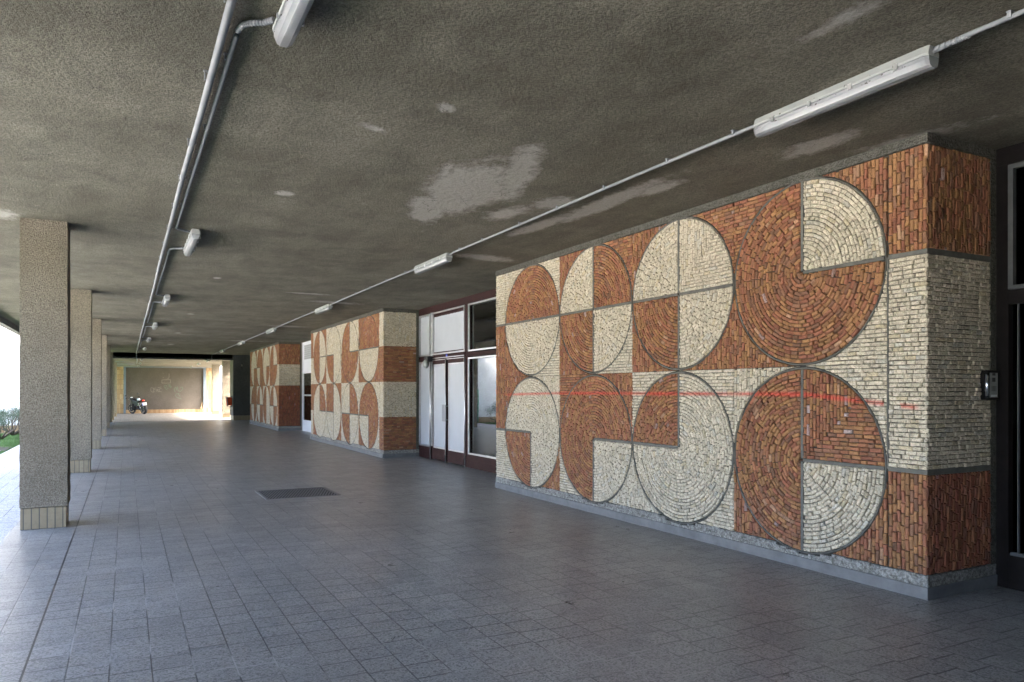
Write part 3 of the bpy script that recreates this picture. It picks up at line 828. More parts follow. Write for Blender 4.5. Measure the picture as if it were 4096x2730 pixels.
for i, y in enumerate(YL): lamp(.72, y, CZ, '%s fluorescent lamp from the camera in the left row beside the double conduit' % ordn[i], GL)
for i, y in enumerate((42.6, 48.3, 54.0)):
    lamp(3.93, y, 3.23, '%s lamp of the right line in the bright end bay' % ordn[i], GL); lamp(.72, y - .2, 3.23, '%s lamp of the left row in the bright end bay' % ordn[i], GL)

# ------------------------------------------------------------------ conduits
def wob(a, b, x, z, step=1.1, amp=.006):
    n = max(2, int((b - a) / step)); return [(x + random.uniform(-amp, amp), a + (b - a) * k / n, z) for k in range(n + 1)]
def clips(t, ys, x, z0, r):
    for y in ys:
        m = MB()
        m.box(x - r - .012, x + r + .004, y - .012, y + .012, z0 - .006, z0)
        m.box(x - r - .007, x - r, y - .010, y + .010, z0 - r * 2.4, z0 - .006); m.box(x + r, x + r + .006, y - .010, y + .010, z0 - r * 1.6, z0 - .006)
        off(m, t.location).build('pipe_clip', M['conduit'], t)
# right line: straight pieces from lamp to lamp
cl_y = [-1.2, 1.55, 2.12, 4.02, 4.76, 5.66, 6.5, 7.32, 8.3, 9.0]
ends = YR + [39.9]
prev = -6.0
for i, y in enumerate(YR + [None]):
    stop = y if y is not None else 41.08
    a0 = prev
    lab = ('thin grey conduit from the near right ceiling edge to the first right lamp' if i == 0 else
           'thin grey conduit on the right ceiling line just beyond its %s lamp' % ordn[i - 1])
    t = thing('conduit_pipe', lab, 'conduit', (3.93, (a0 + stop) / 2, CZ), 'grey conduits under the ceiling')
    m = MB()
    if y is not None:
        pts = wob(a0, stop - .16, 3.93, CZ - .024) + [(3.935, stop - .06, CZ - .03), (3.93, stop + .01, CZ - .035)]
        if i: pts = [(3.93, a0 - .01, CZ - .035), (3.93, a0 + .06, CZ - .03)] + pts[1:]
    else:
        pts = [(3.93, a0, CZ - .035)] + wob(a0 + .1, stop, 3.93, CZ - .024) + [(3.93, 41.07, 3.13), (3.93, 41.6, 3.12), (3.93, 42.6, 3.21)]
    off(m.tube(pts, .0135, 10), t.location).build('pipe', M['conduit'], t, smooth=True)
    if i == 0:
        m = MB(); rr = []
        pp = [(3.93 + .004 * math.sin(k), stop - .19 + k * .0055, CZ - .028) for k in range(36)]
        off(m.tube(pp, .015, 10, rs=[.0165 if k % 2 else .0135 for k in range(36)]), t.location).build('flexible_sleeve', M['conduit'], t)
    ys = [c for c in cl_y if a0 + .1 < c < stop - .1] or [a0 + .5 + .95 * k for k in range(int((stop - a0 - .6) / .95))]
    clips(t, ys, 3.93, CZ, .0135)
    prev = stop + 1.27
# left main pipe
t = thing('conduit_pipe', 'thick pale conduit pipe running the whole length of the ceiling on the left', 'conduit', (.44, 20, CZ), 'grey conduits under the ceiling')
m = MB(); pts = wob(-6, 41.0, .44, CZ - .034, 1.6, .008) + [(.45, 41.07, 3.4), (.46, 41.07, 3.13), (.47, 41.6, 3.13), (.5, 42, 3.2), (.56, 50, 3.19)]
off(m.tube(pts, .0215, 12), t.location).build('pipe', M['conduit'], t, smooth=True)
clips(t, [-1.5, .3, 1.9, 3.0, 3.73, 4.72, 6.05, 7.1, 8.2, 9.3, 10.4, 11.5, 12.7] + [14 + 1.25 * k for k in range(21)], .44, CZ, .0235)
# left feeders between the lamps
bounds = [(-6, None)] + [(y, y + 1.27) for y in YL]
for i in range(len(YL)):
    far_ = YL[i + 1] + .02 if i + 1 < len(YL) else 40.9
    near = YL[i] + 1.27
    t = thing('feeder_conduit', 'thin feeder conduit beside the thick pipe between %s and %s left lamp' % (ordn[i], ordn[i + 1] if i + 1 < 6 else 'end bay'), 'conduit', (.53, (near + far_) / 2, CZ), 'feeder conduits between the left lamps')
    m = MB(); xx = .512
    a = near + .10
    bend1 = [(.66, near - .08, CZ - .03), (.62, near - .02, CZ - .028), (.56, near + .02, CZ - .026), (.53, near + .06, CZ - .025), (xx, a + .05, CZ - .024)]
    mid = wob(a + .1, far_ - .2, xx, CZ - .022, 1.4, .007)
    bend2 = [(xx, far_ - .06, CZ - .022), (xx + .02, far_ - .01, CZ - .023), (.58, far_ + .02, CZ - .025), (.66, far_ + .06, CZ - .03)] if i + 1 < 6 else []
    off(m.tube(mid + bend2, .0145, 10), t.location).build('pipe', M['conduit'], t, smooth=True)
    # corrugated sleeve at the lamp
    sl = []
    for k in range(len(bend1) - 1):
        for q in range(8): sl.append(Vector(bend1[k]).lerp(Vector(bend1[k + 1]), q / 8))
    m = MB(); off(m.tube(sl, .015, 10, rs=[.017 if k % 2 else .0135 for k in range(len(sl))]), t.location).build('flexible_sleeve', M['conduit'], t)
    clips(t, [near + .5 + 1.25 * k for k in range(int((far_ - near - .4) / 1.25))], xx, CZ, .0145)
# spare clip by the near pipe
m = MB(); m.box(.50, .55, 3.50, 3.53, CZ - .008, CZ); m.box(.50, .505, 3.50, 3.53, CZ - .03, CZ - .008); m.box(.545, .55, 3.50, 3.53, CZ - .03, CZ - .008)
tag(m.build('pipe_clip', M['conduit']), 'empty grey pipe clip left on the ceiling beside the thick conduit', 'clip')
# cross conduits in the end bay
for y, x1, lab in ((47.6, .5, 'nearest'), (50.4, .5, 'second'), (51.5, .5, 'third'), (53.2, .7, 'farthest')):
    m = MB(); m.tube([(-.6, y, 3.19), (x1, y, 3.19)], .02, 8)
    tag(m.build('cross_conduit', M['conduit'], smooth=True), '%s of the short cross conduits at the upper left of the end bay' % lab, 'conduit', 'cross conduits of the end bay')
m = MB(); m.tube([(-.6, 55.6, 3.18), (5.3, 55.6, 3.18)], .022, 8)
tag(m.build('cross_conduit', M['conduit'], smooth=True), 'long pale conduit crossing the end bay just before the rendered end wall', 'conduit')

# ------------------------------------------------------------------ glazed entrance between pier 1 and pier 2
GX = 6.12
t = thing('glazed_entrance', 'maroon and aluminium glazed front with a white panelled double door', 'shop front', (GX, 13.4, 0)); L = t.location
def part(name, mat, boxes, bevel=0, par=t, LL=None):
    m = MB()
    for b in boxes: m.box(*b)
    if LL is None: LL = L
    return off(m, LL).build(name, M[mat], par, bevel=bevel)
f0 = GX - .06; f1 = GX + .05
part('fascia', 'brown', [(f0, f1, 10.515, 16.29, 3.285, CZ - .003)])
part('transom_bar', 'brown', [(f0 + .004, f1, 10.515, 16.29, 2.225, 2.30)])
part('post', 'brown', [(f0 + .002, f1, 13.50, 13.64, .0, 2.224), (f0 + .002, f1, 13.50, 13.64, 2.301, 3.284)])
part('mullion', 'alu_dull', [(f0 + .003, f1, 15.44, 15.56, .30, 2.224), (f0 + .003, f1, 15.44, 15.56, 2.301, 3.284)])
def frame4(y0, y1, z0, z1, w=.03, d=0.01):
    return [(f0 - d, f0 + .02, y0, y0 + w, z0, z1), (f0 - d, f0 + .02, y1 - w, y1, z0, z1), (f0 - d - .001, f0 + .02, y0 + w, y1 - w, z0, z0 + w), (f0 - d - .001, f0 + .02, y0 + w, y1 - w, z1 - w, z1)]
for nm, y0, y1, z0, z1, mt in (('side_light', 15.58, 16.27, 2.32, 3.27, 'sheet'), ('side_light', 15.58, 16.27, .27, 2.2, 'sheet'),
                               ('over_door_pane', 13.66, 15.42, 2.33, 3.27, 'sheet'), ('upper_window', 10.53, 13.48, 2.32, 3.27, 'glass'), ('lower_window', 10.53, 13.48, .27, 2.2, 'glass')):
    fr_ = part(nm, 'alu', frame4(y0, y1, z0, z1))
    m = MB(); gx = f0 + (.025 if mt == 'sheet' else .05)
    top = z1 - .03 - (.07 if nm == 'over_door_pane' else 0)
    if mt == 'sheet':
        n_ = 30; bot = z0 + .03 + (.03 if nm == 'over_door_pane' else 0)
        for k in range(n_):
            a = y0 + .03 + (y1 - y0 - .06) * k / n_; b = y0 + .03 + (y1 - y0 - .06) * (k + 1) / n_
            w_ = random.uniform(-.008, 0)
            if k == 0: prevw = w_
            m.add([(gx, a, bot), (gx, b, bot), (gx, b, top + w_), (gx, a, top + prevw), (gx + .006, a, bot), (gx + .006, b, bot), (gx + .006, b, top + w_), (gx + .006, a, top + prevw)],
                  [(0, 1, 2, 3), (4, 7, 6, 5), (3, 2, 6, 7), (0, 4, 5, 1)])
            prevw = w_
    else: m.box(gx, gx + .006, y0 + .03, y1 - .03, z0 + .03, z1 - .03)
    m = off(m, L); m.build('pane', M[mt], fr_)
part('backing', 'brown', [(f0 + .034, f0 + .05, 13.66, 16.27, 2.30, 3.284), (f0 + .034, f0 + .05, 13.66, 16.27, .02, 2.224)])
# door leaves
for y0, y1 in ((14.64, 15.42), (13.66, 14.57)):
    m = MB(); w = .038
    m.box(f0 + .0, f0 + .03, y0, y0 + w, .27, 2.2); m.box(f0 + .0, f0 + .03, y1 - w, y1, .27, 2.2); m.box(f0 - .001, f0 + .03, y0 + w, y1 - w, 2.12, 2.2)
    m.box(f0 + .002, f0 + .03, y0, y1, .02, .268)
    dl = off(m, L).build('door_leaf', M['brown'], t)
    m = MB()
    for b in frame4(y0 + w, y1 - w, .27, 2.12, .028, -.004): m.box(*b)
    off(m, L).build('pane_frame', M['alu'], dl)
    m = MB(); m.box(f0 + .01, f0 + .016, y0 + w + .028, y1 - w - .028, .30, 2.09); off(m, L).build('white_panel', M['sheet'], dl)
    m = MB(); m.box(f0 - .004, f0 + .004, y0 + .07, y1 - .03, .03, .15); off(m, L).build('kick_board', M['brown'], dl)
    hy = y0 - .03 if y0 > 14.6 else y1 - .04
    m = MB(); m.box(f0 - .06, f0 - .045, hy, hy + .12 if y0 > 14.6 else hy - .0 + .11, .88, 1.24); m.box(f0 - .045, f0 - .002, hy + .03, hy + .06, .9, .93); m.box(f0 - .045, f0 - .002, hy + .03, hy + .06, 1.19, 1.22)
    off(m, L).build('handle', M['handle'], dl, bevel=.004)
part('head_rail', 'alu', [(f0 - .012, f0, 13.68, 15.40, 2.245, 2.262), (f0 - .012, f0, 13.68, 15.40, 2.205, 2.218)])
for ya, yb in ((10.515, 13.499), (15.57, 16.29)): part('sill_panel', 'brown', [(f0 + .002, f1, ya, yb, .0, .265)])
for ya, yb in ((10.52, 13.36), (15.62, 16.24)): part('kick_board', 'brown', [(f0 - .006, f0 + .001, ya, yb, .03, .155)])
for y in (15.50, 14.605, 13.60):
    m = MB(); m.tube([(f0 - .025, y, 0.0), (f0 - .025, y, 2.22)], .013, 10); off(m, L).build('door_pole', M['alu'], t, smooth=True)
# lock fitting in the corner over the door
t2 = thing('wall_lamp', 'old grey floodlight fixed over the left edge of the white double door', 'lamp', (f0 - .08, 15.50, 2.2))
m = MB(); m.box(-.06, .07, -.10, .10, -.02, .10); m.build('bracket', M['metal_dark'], t2, bevel=.01)
m = MB(); m.ell((-.05, 0, -.07), (.07, .08, .10)); m.build('lamp_head', M['lamp'], t2, smooth=True)
m = MB(); m.box(f0 - .003, f0 + .001, 14.57, 14.65, 2.264, 2.31); tag(m.build('sticker', M['blue']), 'small pale blue sticker above the joint of the double door', 'sticker')
m = MB(); m.box(GX + .0, GX + .004, 13.22, 13.30, 2.43, 2.52)
o = m.build('number_tag', M['white']); tag(o, 'small white tag with a dark 4 inside the upper window', 'tag')
m = MB()
for b in ((13.245, 13.252, 2.445, 2.505), (13.245, 13.28, 2.465, 2.472), (13.272, 13.279, 2.465, 2.505)): m.box(GX - .002, GX - .0005, *b)
m.build('figure_four', M['black'], o)
# radiator behind the window
t3 = thing('radiator', 'white ribbed radiator standing behind the lower window glass', 'radiator', (6.24, 12.35, 0))
for k in range(14):
    y = .83 - k * .1
    m = MB(); m.tube([(-.05, y, .38), (-.055, y, .42), (-.055, y, .9), (-.03, y, .95), (.03, y, .95), (.055, y, .9), (.055, y, .42), (.05, y, .38)], .026, 8)
    m.build('radiator_rib', M['radiator'], t3, smooth=True)
m = MB(); m.tube([(0, .85, .43), (0, -.5, .43)], .022, 8); m.tube([(0, .85, .9), (0, -.5, .9)], .022, 8); m.box(-.03, .03, .6, .63, 0, .4); m.box(-.03, .03, -.3, -.27, 0, .4); m.build('header_pipe', M['radiator'], t3)
# room things
m = MB(); m.box(6.3, 9.9, 10.52, 16.28, 3.30, 3.42); tag(m.build('room_ceiling', M['room']), kind='structure')
for x, y, w_ in ((7.4, 12.0, 'nearer'), (8.6, 12.4, 'farther')):  # added bars standing in for the passage lamps mirrored in the glass
    m = MB(); m.box(x - .05, x + .05, y - .6, y + .6, 3.22, 3.295); tag(m.build('lamp_reflection_bar', M['white'], bevel=.01), '%s white bar standing in for a lamp reflection in the upper window' % w_, 'ceiling lamp', 'lamp reflection bars')

# ------------------------------------------------------------------ dark glazing at the near right
t = thing('dark_glazing', 'near black glazed door and window with a red brown curtain at the right edge', 'shop front', (GX, .4, 0)); L = t.location
part('frame', 'black', [(f0, f1, -2.69, 3.38, 3.29, CZ - .003), (f0, f1, 3.29, 3.38, 0, 3.289), (f0, f1, -2.69, 3.289, 2.20, 2.31), (f0, f1, -2.69, 3.289, 0, .27), (f0, f1, 1.1, 1.2, .27, 2.2)], par=t, LL=L)
w_ = .035
fr_ = part('window_frame', 'alu_vignette', [(f0 - .012, f0 + .03, 3.25, 3.287, 2.315, 3.28), (f0 - .013, f0 + .03, -2.6, 3.25, 3.245, 3.28), (f0 - .013, f0 + .03, -2.6, 3.25, 2.315, 2.345), (f0 - .013, f0 + .03, -2.6, 3.27, .262, .285), (f0 - .004, f0 + .02, 3.215, 3.223, .285, 2.2)], par=t, LL=L)
m = MB(); m.box(f0 + .04, f0 + .045, -2.6, 3.25, 2.34, 3.25); m.box(f0 + .04, f0 + .045, -2.6, 3.28, .27, 2.2); off(m, L).build('pane', M['blackglass'], fr_)
m = MB(); n_ = 90; secs = []
for k in range(n_ + 1):
    y = 3.05 - k * .05; x = 6.32 + .035 * math.sin(k * 1.9) + .02 * math.sin(k * .7)
    secs.append([(x, y, .28), (x, y, 3.25), (x + .006, y, 3.25), (x + .006, y, .28)])
m.loft(secs); tag(m.build('curtain', M['curtain']), 'red brown curtain hanging behind the dark near glazing', 'curtain')

# ------------------------------------------------------------------ white door between pier 2 and 3
t = thing('white_door', 'tall white plastic framed door with a grey blind above, between the mosaic piers', 'door', (6.08, 28.3, 0)); L = t.location
wx = 6.05
part('frame', 'pvc', [(wx, wx + .08, 29.02, 29.12, 0, 3.40), (wx, wx + .08, 27.0, 27.1, 0, 3.40), (wx + .001, wx + .08, 27.1, 29.02, 3.32, 3.40), (wx + .001, wx + .08, 27.1, 29.02, 2.20, 2.34), (wx + .001, wx + .08, 27.1, 29.02, 0, .42)], par=t, LL=L)
part('lower_panel', 'pvc', [(wx - .008, wx, 27.9, 28.9, .1, .36)], .004, par=t, LL=L)
part('upper_panel', 'pvc', [(wx + .03, wx + .04, 27.1, 29.02, 2.34, 3.32)], par=t, LL=L)
m = MB()
for k in range(7): m.box(wx + .012, wx + .028, 27.6, 28.84, 2.74 + k * .078, 2.74 + k * .078 + .068)
off(m, L).build('blind', M['blind'], t)
gp = part('pane', 'darkglass', [(wx + .03, wx + .036, 27.1, 29.02, .42, 2.20)], par=t, LL=L)
m = MB()
for k in range(14): m.box(wx + .026, wx + .0295, 28.96 - k * .1, 28.96 - k * .1 - .04, 1.34, 1.40)
off(m, L).build('safety_marks', M['white'], gp)
m = MB(); m.box(6.12, 6.3, 23.75, 26.99, -.01, CZ - .005); m.box(6.05, 6.13, 29.12, 29.34, -.01, CZ - .005)
tag(m.build('infill_wall', M['rough']), 'rough grey wall beside the white door between the mosaic piers', 'wall')

# ------------------------------------------------------------------ intercom
t = thing('intercom', 'metal door intercom with black end caps on the cream stone side face', 'intercom', (5.94, 3.372, 1.575)); 
m = MB(); m.box(-.078, .072, -.012, .03, -.112, .112); m.build('backplate', M['black'], t, bevel=.006)
m = MB(); m.box(-.052, .070, -.032, -.012, -.095, .095); m.build('face_plate', M['lamp'], t)
m = MB(); m.tube([(-.056, -.022, -.095), (-.056, -.022, .095)], .018, 14); m.build('rounded_edge', M['chrome'], t, smooth=True)
m = MB(); m.box(-.078, .073, -.042, .012, .095, .114); m.build('end_cap', M['black'], t, bevel=.004)
m = MB(); m.box(-.078, .073, -.042, .012, -.114, -.095); m.build('end_cap', M['black'], t, bevel=.004)
m = MB(); m.box(-.005, .035, -.034, -.0315, .074, .094); m.box(-.005, .035, -.034, -.0315, .026, .058); m.build('camera_window', M['gloss_black'], t)
m = MB()
for k in range(6): m.box(.0, .036, -.0335, -.0315, -.045 + k * .0068, -.0415 + k * .0068); m.box(-.012, -.006, -.0335, -.0315, -.045 + k * .0068, -.0415 + k * .0068); m.box(.041, .047, -.0335, -.0315, -.045 + k * .0068, -.0415 + k * .0068)
m.build('speaker_slots', M['gloss_black'], t)
m = MB(); m.box(-.022, .032, -.0345, -.0315, -.09, -.074); m.build('name_label', M['silver'], t)
m = MB(); m.box(.040, .048, -.036, -.0315, -.088, -.074); m.build('button', M['white'], t)

# ------------------------------------------------------------------ lamp on dark wall, red box
t = thing('wall_lamp', 'small dark bracket lamp high on the dark end wall', 'lamp', (5.37, 40.98, 2.85))
m = MB(); m.box(-.03, .03, -.02, .02, -.14, .14); m.build('backplate', M['metal_dark'], t, bevel=.005)
m = MB(); m.tube([(0, -.02, .1), (0, -.12, .12), (0, -.14, .05)], .014, 8); m.build('bracket', M['metal_dark'], t, smooth=True)
m = MB(); m.ell((0, -.14, .02), (.035, .035, .06)); m.build('lamp_head', M['rim'], t, smooth=True)
t = thing('mailbox', 'open red box in a grey frame fixed to the end wall edge at hand height', 'mailbox', (4.95, 41.45, .98))
m = MB(); m.box(-.02, 0, -.20, .20, -.28, .28); m.build('backplate', M['black'], t)
m = MB()
for sy in (-1, 1): m.add([(-.02, sy * .15, -.2), (-.20, sy * .15, -.2), (-.23, sy * .15, .22), (-.02, sy * .15, .22), (-.02, sy * .165, -.2), (-.20, sy * .165, -.2), (-.23, sy * .165, .22), (-.02, sy * .165, .22)], [(0, 1, 2, 3), (4, 7, 6, 5), (0, 4, 5, 1), (1, 5, 6, 2), (2, 6, 7, 3), (3, 7, 4, 0)])
m.build('side_panel', M['orange'], t)
m = MB(); m.add([(-.25, -.14, -.22), (-.25, .14, -.22), (-.285, .14, .12), (-.285, -.14, .12), (-.235, -.14, -.22), (-.235, .14, -.22), (-.27, .14, .12), (-.27, -.14, .12)], [(0, 1, 2, 3), (4, 7, 6, 5), (0, 4, 5, 1), (1, 5, 6, 2), (2, 6, 7, 3), (3, 7, 4, 0)])
m.build('front_panel', M['orange'], t)
m = MB()
for (ya, yb) in ((-.17, -.145), (.145, .17)): m.add([(-.20, ya, -.25), (-.235, ya, -.25), (-.285, ya, .26), (-.25, ya, .26), (-.20, yb, -.25), (-.235, yb, -.25), (-.285, yb, .26), (-.25, yb, .26)], [(0, 1, 2, 3), (4, 7, 6, 5), (0, 4, 5, 1), (1, 5, 6, 2), (2, 6, 7, 3), (3, 7, 4, 0)])
m.box(-.286, -.25, -.145, .145, .23, .26); m.box(-.235, -.20, -.145, .145, -.25, -.225)
m.build('rim', M['alu_dull'], t)
m = MB(); m.box(-.235, -.02, -.16, -.145, -.262, -.25); m.box(-.235, -.02, .145, .16, -.262, -.25); m.build('support', M['black'], t)

# ------------------------------------------------------------------ floor grates
def grate(x0, x1, y0, y1, label, diag=True):
    t = thing('floor_grate', label, 'grate', ((x0 + x1) / 2, (y0 + y1) / 2, 0), 'floor grates'); L = t.location
    m = MB(); w = .035
    m.box(x0, x0 + w, y0, y1, 0, .006); m.box(x1 - w, x1, y0, y1, 0, .006); m.box(x0 + w, x1 - w, y0, y0 + w, 0, .0055); m.box(x0 + w, x1 - w, y1 - w, y1, 0, .0055)
    off(m, L).build('frame', M['grate'], t)
    m = MB(); m.box(x0 + .02, x1 - .02, y0 + .02, y1 - .02, 0, .0014); off(m, L).build('pit', M['pit'], t)
    m = MB(); a0, a1, b0, b1 = x0 + w, x1 - w, y0 + w, y1 - w
    ang = R(72); dx, dy = math.cos(ang), math.sin(ang); nx, ny = -dy, dx
    k = -3.0
    while k < 3.0:
        c = ((a0 + a1) / 2 + nx * k, (b0 + b1) / 2 + ny * k)
        pl = [(c[0] - dx * 2 - nx * .009, c[1] - dy * 2 - ny * .009), (c[0] + dx * 2 - nx * .009, c[1] + dy * 2 - ny * .009), (c[0] + dx * 2 + nx * .009, c[1] + dy * 2 + ny * .009), (c[0] - dx * 2 + nx * .009, c[1] - dy * 2 + ny * .009)]
        for n_ in ((-1, 0, -a0), (1, 0, a1), (0, -1, -b0), (0, 1, b1)):
            pl = clip(pl, *n_)
            if len(pl) < 3: break
        if len(pl) >= 3:
            n = len(pl); m.add([(p[0], p[1], .0015) for p in pl] + [(p[0], p[1], .005) for p in pl], [tuple(range(n, 2 * n))] + [(i, (i + 1) % n, n + (i + 1) % n, n + i) for i in range(n)])
        k += .040
    off(m, L).build('bars', M['grate'], t)
grate(1.742, 2.795, 10.775, 11.82, 'square ribbed steel grate sunk in the grey floor')
grate(1.35, 2.75, 53.6, 54.2, 'distant narrow grate in the pale floor before the end wall')

# ------------------------------------------------------------------ motorcycle
t = thing('motorcycle', 'black motorcycle with a red tail light leaning on its stand before the end wall', 'motorcycle', (.74, 55.36, 0))
t.scale = (1.08, 1.08, 1.08); dirv = Vector((.42 - 1.04, 55.98 - 54.74)); t.rotation_euler = (0, 0, math.atan2(dirv.y, dirv.x))
leanM = Matrix.Rotation(R(-10), 3, 'X')
def ml(mb):
    mb.v = [tuple(leanM @ Vector(p)) for p in mb.v]; return mb
def wheel(cx, r, tw, steer=0.):
    sm = Matrix.Rotation(steer, 3, 'Z')
    def tr(mb):
        mb.v = [tuple(sm @ Vector((p[0] - cx, p[1], p[2])) + Vector((cx, 0, 0))) for p in mb.v]; return ml(mb)
    m = MB(); nu = 32; secs = []
    for i in range(nu + 1):
        a = 2 * math.pi * i / nu; rg = []
        for k in range(10):
            b = 2 * math.pi * k / 10; rr = r - .055 + .055 * math.cos(b); yy_ = tw * math.sin(b)
            rg.append((cx + rr * math.cos(a), yy_, r + rr * math.sin(a)))
        secs.append(rg)
    m.loft(secs, caps=False); w = tr(m).build('wheel', M['rubber'], t, smooth=True)
    m = MB(); secs = []
    for i in range(nu + 1):
        a = 2 * math.pi * i / nu
        secs.append([(cx + q * math.cos(a), y_, r + q * math.sin(a)) for q, y_ in ((r - .10, -tw * .8), (r - .085, -tw * .8), (r - .085, tw * .8), (r - .10, tw * .8))])
    m.loft(secs, caps=False)
    for k in range(5):
        a = 2 * math.pi * k / 5 + .3
        for s in (-.12, .12): m.tube([(cx + .04 * math.cos(a), 0, r + .04 * math.sin(a)), (cx + (r - .095) * math.cos(a + s), 0, r + (r - .095) * math.sin(a + s))], .012, 6)
    m.tube([(cx, -.05, r), (cx, .05, r)], .05, 12); tr(m).build('rim', M['rim'], w)
    m = MB(); m.tube([(cx, .045, r), (cx, .05, r)], .14, 20); tr(m).build('brake_disc', M['metal_dark'], w)
wheel(-.70, .315, .09); wheel(.70, .30, .058, R(12))
m = MB(); m.loft([[(x, s * y, z) for s, y, z in ((-1, w_, zb), (-1, w_ * 1.05, (zb + zt) / 2), (-1, w_ * .5, zt), (1, w_ * .5, zt), (1, w_ * 1.05, (zb + zt) / 2), (1, w_, zb))] for x, w_, zb, zt in ((-.12, .10, .70, .80), (0, .14, .70, .90), (.2, .17, .70, .97), (.38, .15, .72, .96), (.5, .07, .76, .9))])
ml(m).build('fuel_tank', M['gloss_black'], t, smooth=True, bevel=.01)
m = MB(); m.loft([[(x, s * y, z) for s, y, z in ((-1, w_, zb), (-1, w_, zt), (1, w_, zt), (1, w_, zb))] for x, w_, zb, zt in ((-.12, .12, .72, .80), (-.35, .13, .73, .79), (-.55, .11, .76, .85), (-.78, .07, .82, .90))])
ml(m).build('seat', M['black'], t, bevel=.015)
m = MB(); m.ell((-.28, 0, .90), (.10, .09, .085)); ml(m).build('seat_cowl', M['silver'], t, smooth=True)
m = MB(); m.loft([[(x, s * y, z) for s, y, z in ((-1, w_, zb), (-1, w_, zt), (1, w_, zt), (1, w_, zb))] for x, w_, zb, zt in ((-.05, .15, .34, .66), (.1, .20, .26, .68), (.3, .18, .26, .62), (.42, .10, .36, .58))]); m.tube([(.12, -.21, .36), (.12, .21, .36)], .09, 14)
ml(m).build('engine', M['black'], t, bevel=.015)
m = MB(); m.tube([(.5, 0, .86), (.1, .12, .68), (-.15, .12, .45), (.1, .13, .22)], .02, 8); m.tube([(.5, 0, .86), (.1, -.12, .68), (-.15, -.12, .45), (.1, -.13, .22)], .02, 8); m.tube([(-.1, .1, .6), (-.7, .07, .82)], .016, 8); m.tube([(-.1, -.1, .6), (-.7, -.07, .82)], .016, 8); ml(m).build('frame', M['metal_dark'], t)
m = MB(); m.tube([(-.1, .09, .38), (-.70, .10, .315)], .022, 8); m.tube([(-.1, -.09, .38), (-.70, -.10, .315)], .022, 8); ml(m).build('swingarm', M['metal_dark'], t)
m = MB(); m.tube([(.70, .09, .30), (.48, .09, .92)], .02, 10); m.tube([(.70, -.09, .30), (.48, -.09, .92)], .02, 10); ml(m).build('fork', M['metal_dark'], t, smooth=True)
m = MB(); m.tube([(.30, -.40, 1.02), (.42, -.22, 1.04), (.46, 0, .98), (.50, .22, 1.04), (.44, .40, 1.02)], .013, 8); hb = ml(m).build('handlebar', M['metal_dark'], t, smooth=True)
m = MB(); m.tube([(.30, -.41, 1.02), (.35, -.30, 1.03)], .02, 8); m.tube([(.44, .41, 1.02), (.47, .30, 1.03)], .02, 8); ml(m).build('grip', M['rubber'], hb)
for s in (-1, 1):
    m = MB(); m.tube([(.42, s * .28, 1.04), (.40, s * .34, 1.16)], .007, 6); m.ell((.39, s * .37, 1.21), (.015, .075, .045)); ml(m).build('mirror', M['metal_dark'], t, smooth=True)
m = MB(); m.ell((.62, 0, .92), (.10, .10, .10)); hl_ = ml(m).build('headlight', M['gloss_black'], t, smooth=True)
m = MB(); m.ell((.68, 0, .92), (.055, .085, .085)); ml(m).build('lens', M['silver'], hl_, smooth=True)
m = MB(); m.ell((.52, 0, 1.03), (.05, .08, .03)); ml(m).build('instrument', M['silver'], t, smooth=True)
m = MB(); m.ell((-.80, 0, .85), (.05, .095, .04)); ml(m).build('tail_light', M['red_lens'], t, smooth=True)
m = MB(); m.tube([(-.78, -.16, .78), (-.78, .16, .78)], .01, 6); m.ell((-.78, -.18, .78), (.03, .02, .018)); m.ell((-.78, .18, .78), (.03, .02, .018)); ml(m).build('indicator', M['metal_dark'], t)
m = MB(); m.box(-.90, -.892, -.13, .13, .56, .72); pl_ = ml(m).build('number_plate', M['white'], t)
m = MB(); m.box(-.902, -.9005, .10, .13, .56, .72); ml(m).build('blue_band', M['blue'], pl_)
m = MB()
for k in range(5):
    m.box(-.902, -.9005, .07 - k * .035, .05 - k * .035, .655, .70)
    if k < 4: m.box(-.902, -.9005, .05 - k * .035, .03 - k * .035, .585, .63)
ml(m).build('plate_marks', M['metal_dark'], pl_)
m = MB(); m.tube([(-.74, 0, .82), (-.89, 0, .70)], .03, 6); ml(m).build('plate_holder', M['black'], t)
m = MB(); m.loft([[(x, s * .08, z) for s, z in ((-1, z0), (1, z0), (1, z0 + .012), (-1, z0 + .012))] for x, z0 in ((-.45, .64), (-.6, .66), (-.78, .66), (-.9, .60))]); ml(m).build('rear_mudguard', M['gloss_black'], t)
m = MB(); m.loft([[(x, s * .065, z) for s, z in ((-1, z0), (1, z0), (1, z0 + .012), (-1, z0 + .012))] for x, z0 in ((.50, .56), (.6, .615), (.75, .62), (.88, .57))]); ml(m).build('front_mudguard', M['gloss_black'], t)
m = MB(); m.tube([(.3, -.12, .5), (.32, -.16, .25), (.0, -.17, .2), (-.3, -.17, .26)], .022, 8); m.tube([(-.28, -.18, .27), (-.62, -.2, .42)], .05, 12); ml(m).build('exhaust', M['metal_dark'], t, smooth=True)
m = MB(); m.tube([(.0, .13, .28), (.02, .33, .05)], .012, 6); ml(m).build('side_stand', M['metal_dark'], t)
m = MB(); m.loft([[(x, s * y, z) for s, y, z in ((-1, w_, zb), (-1, w_, zt), (1, w_, zt), (1, w_, zb))] for x, w_, zb, zt in ((.56, .10, .62, .98), (.3, .19, .52, .94), (0, .17, .50, .86), (-.35, .12, .58, .80))]); ml(m).build('fairing', M['gloss_black'], t, bevel=.02)
m = MB(); m.tube([(-.42, .13, .68), (-.55, .10, .40)], .03, 8); ml(m).build('shock_absorber', M['chrome'], t)

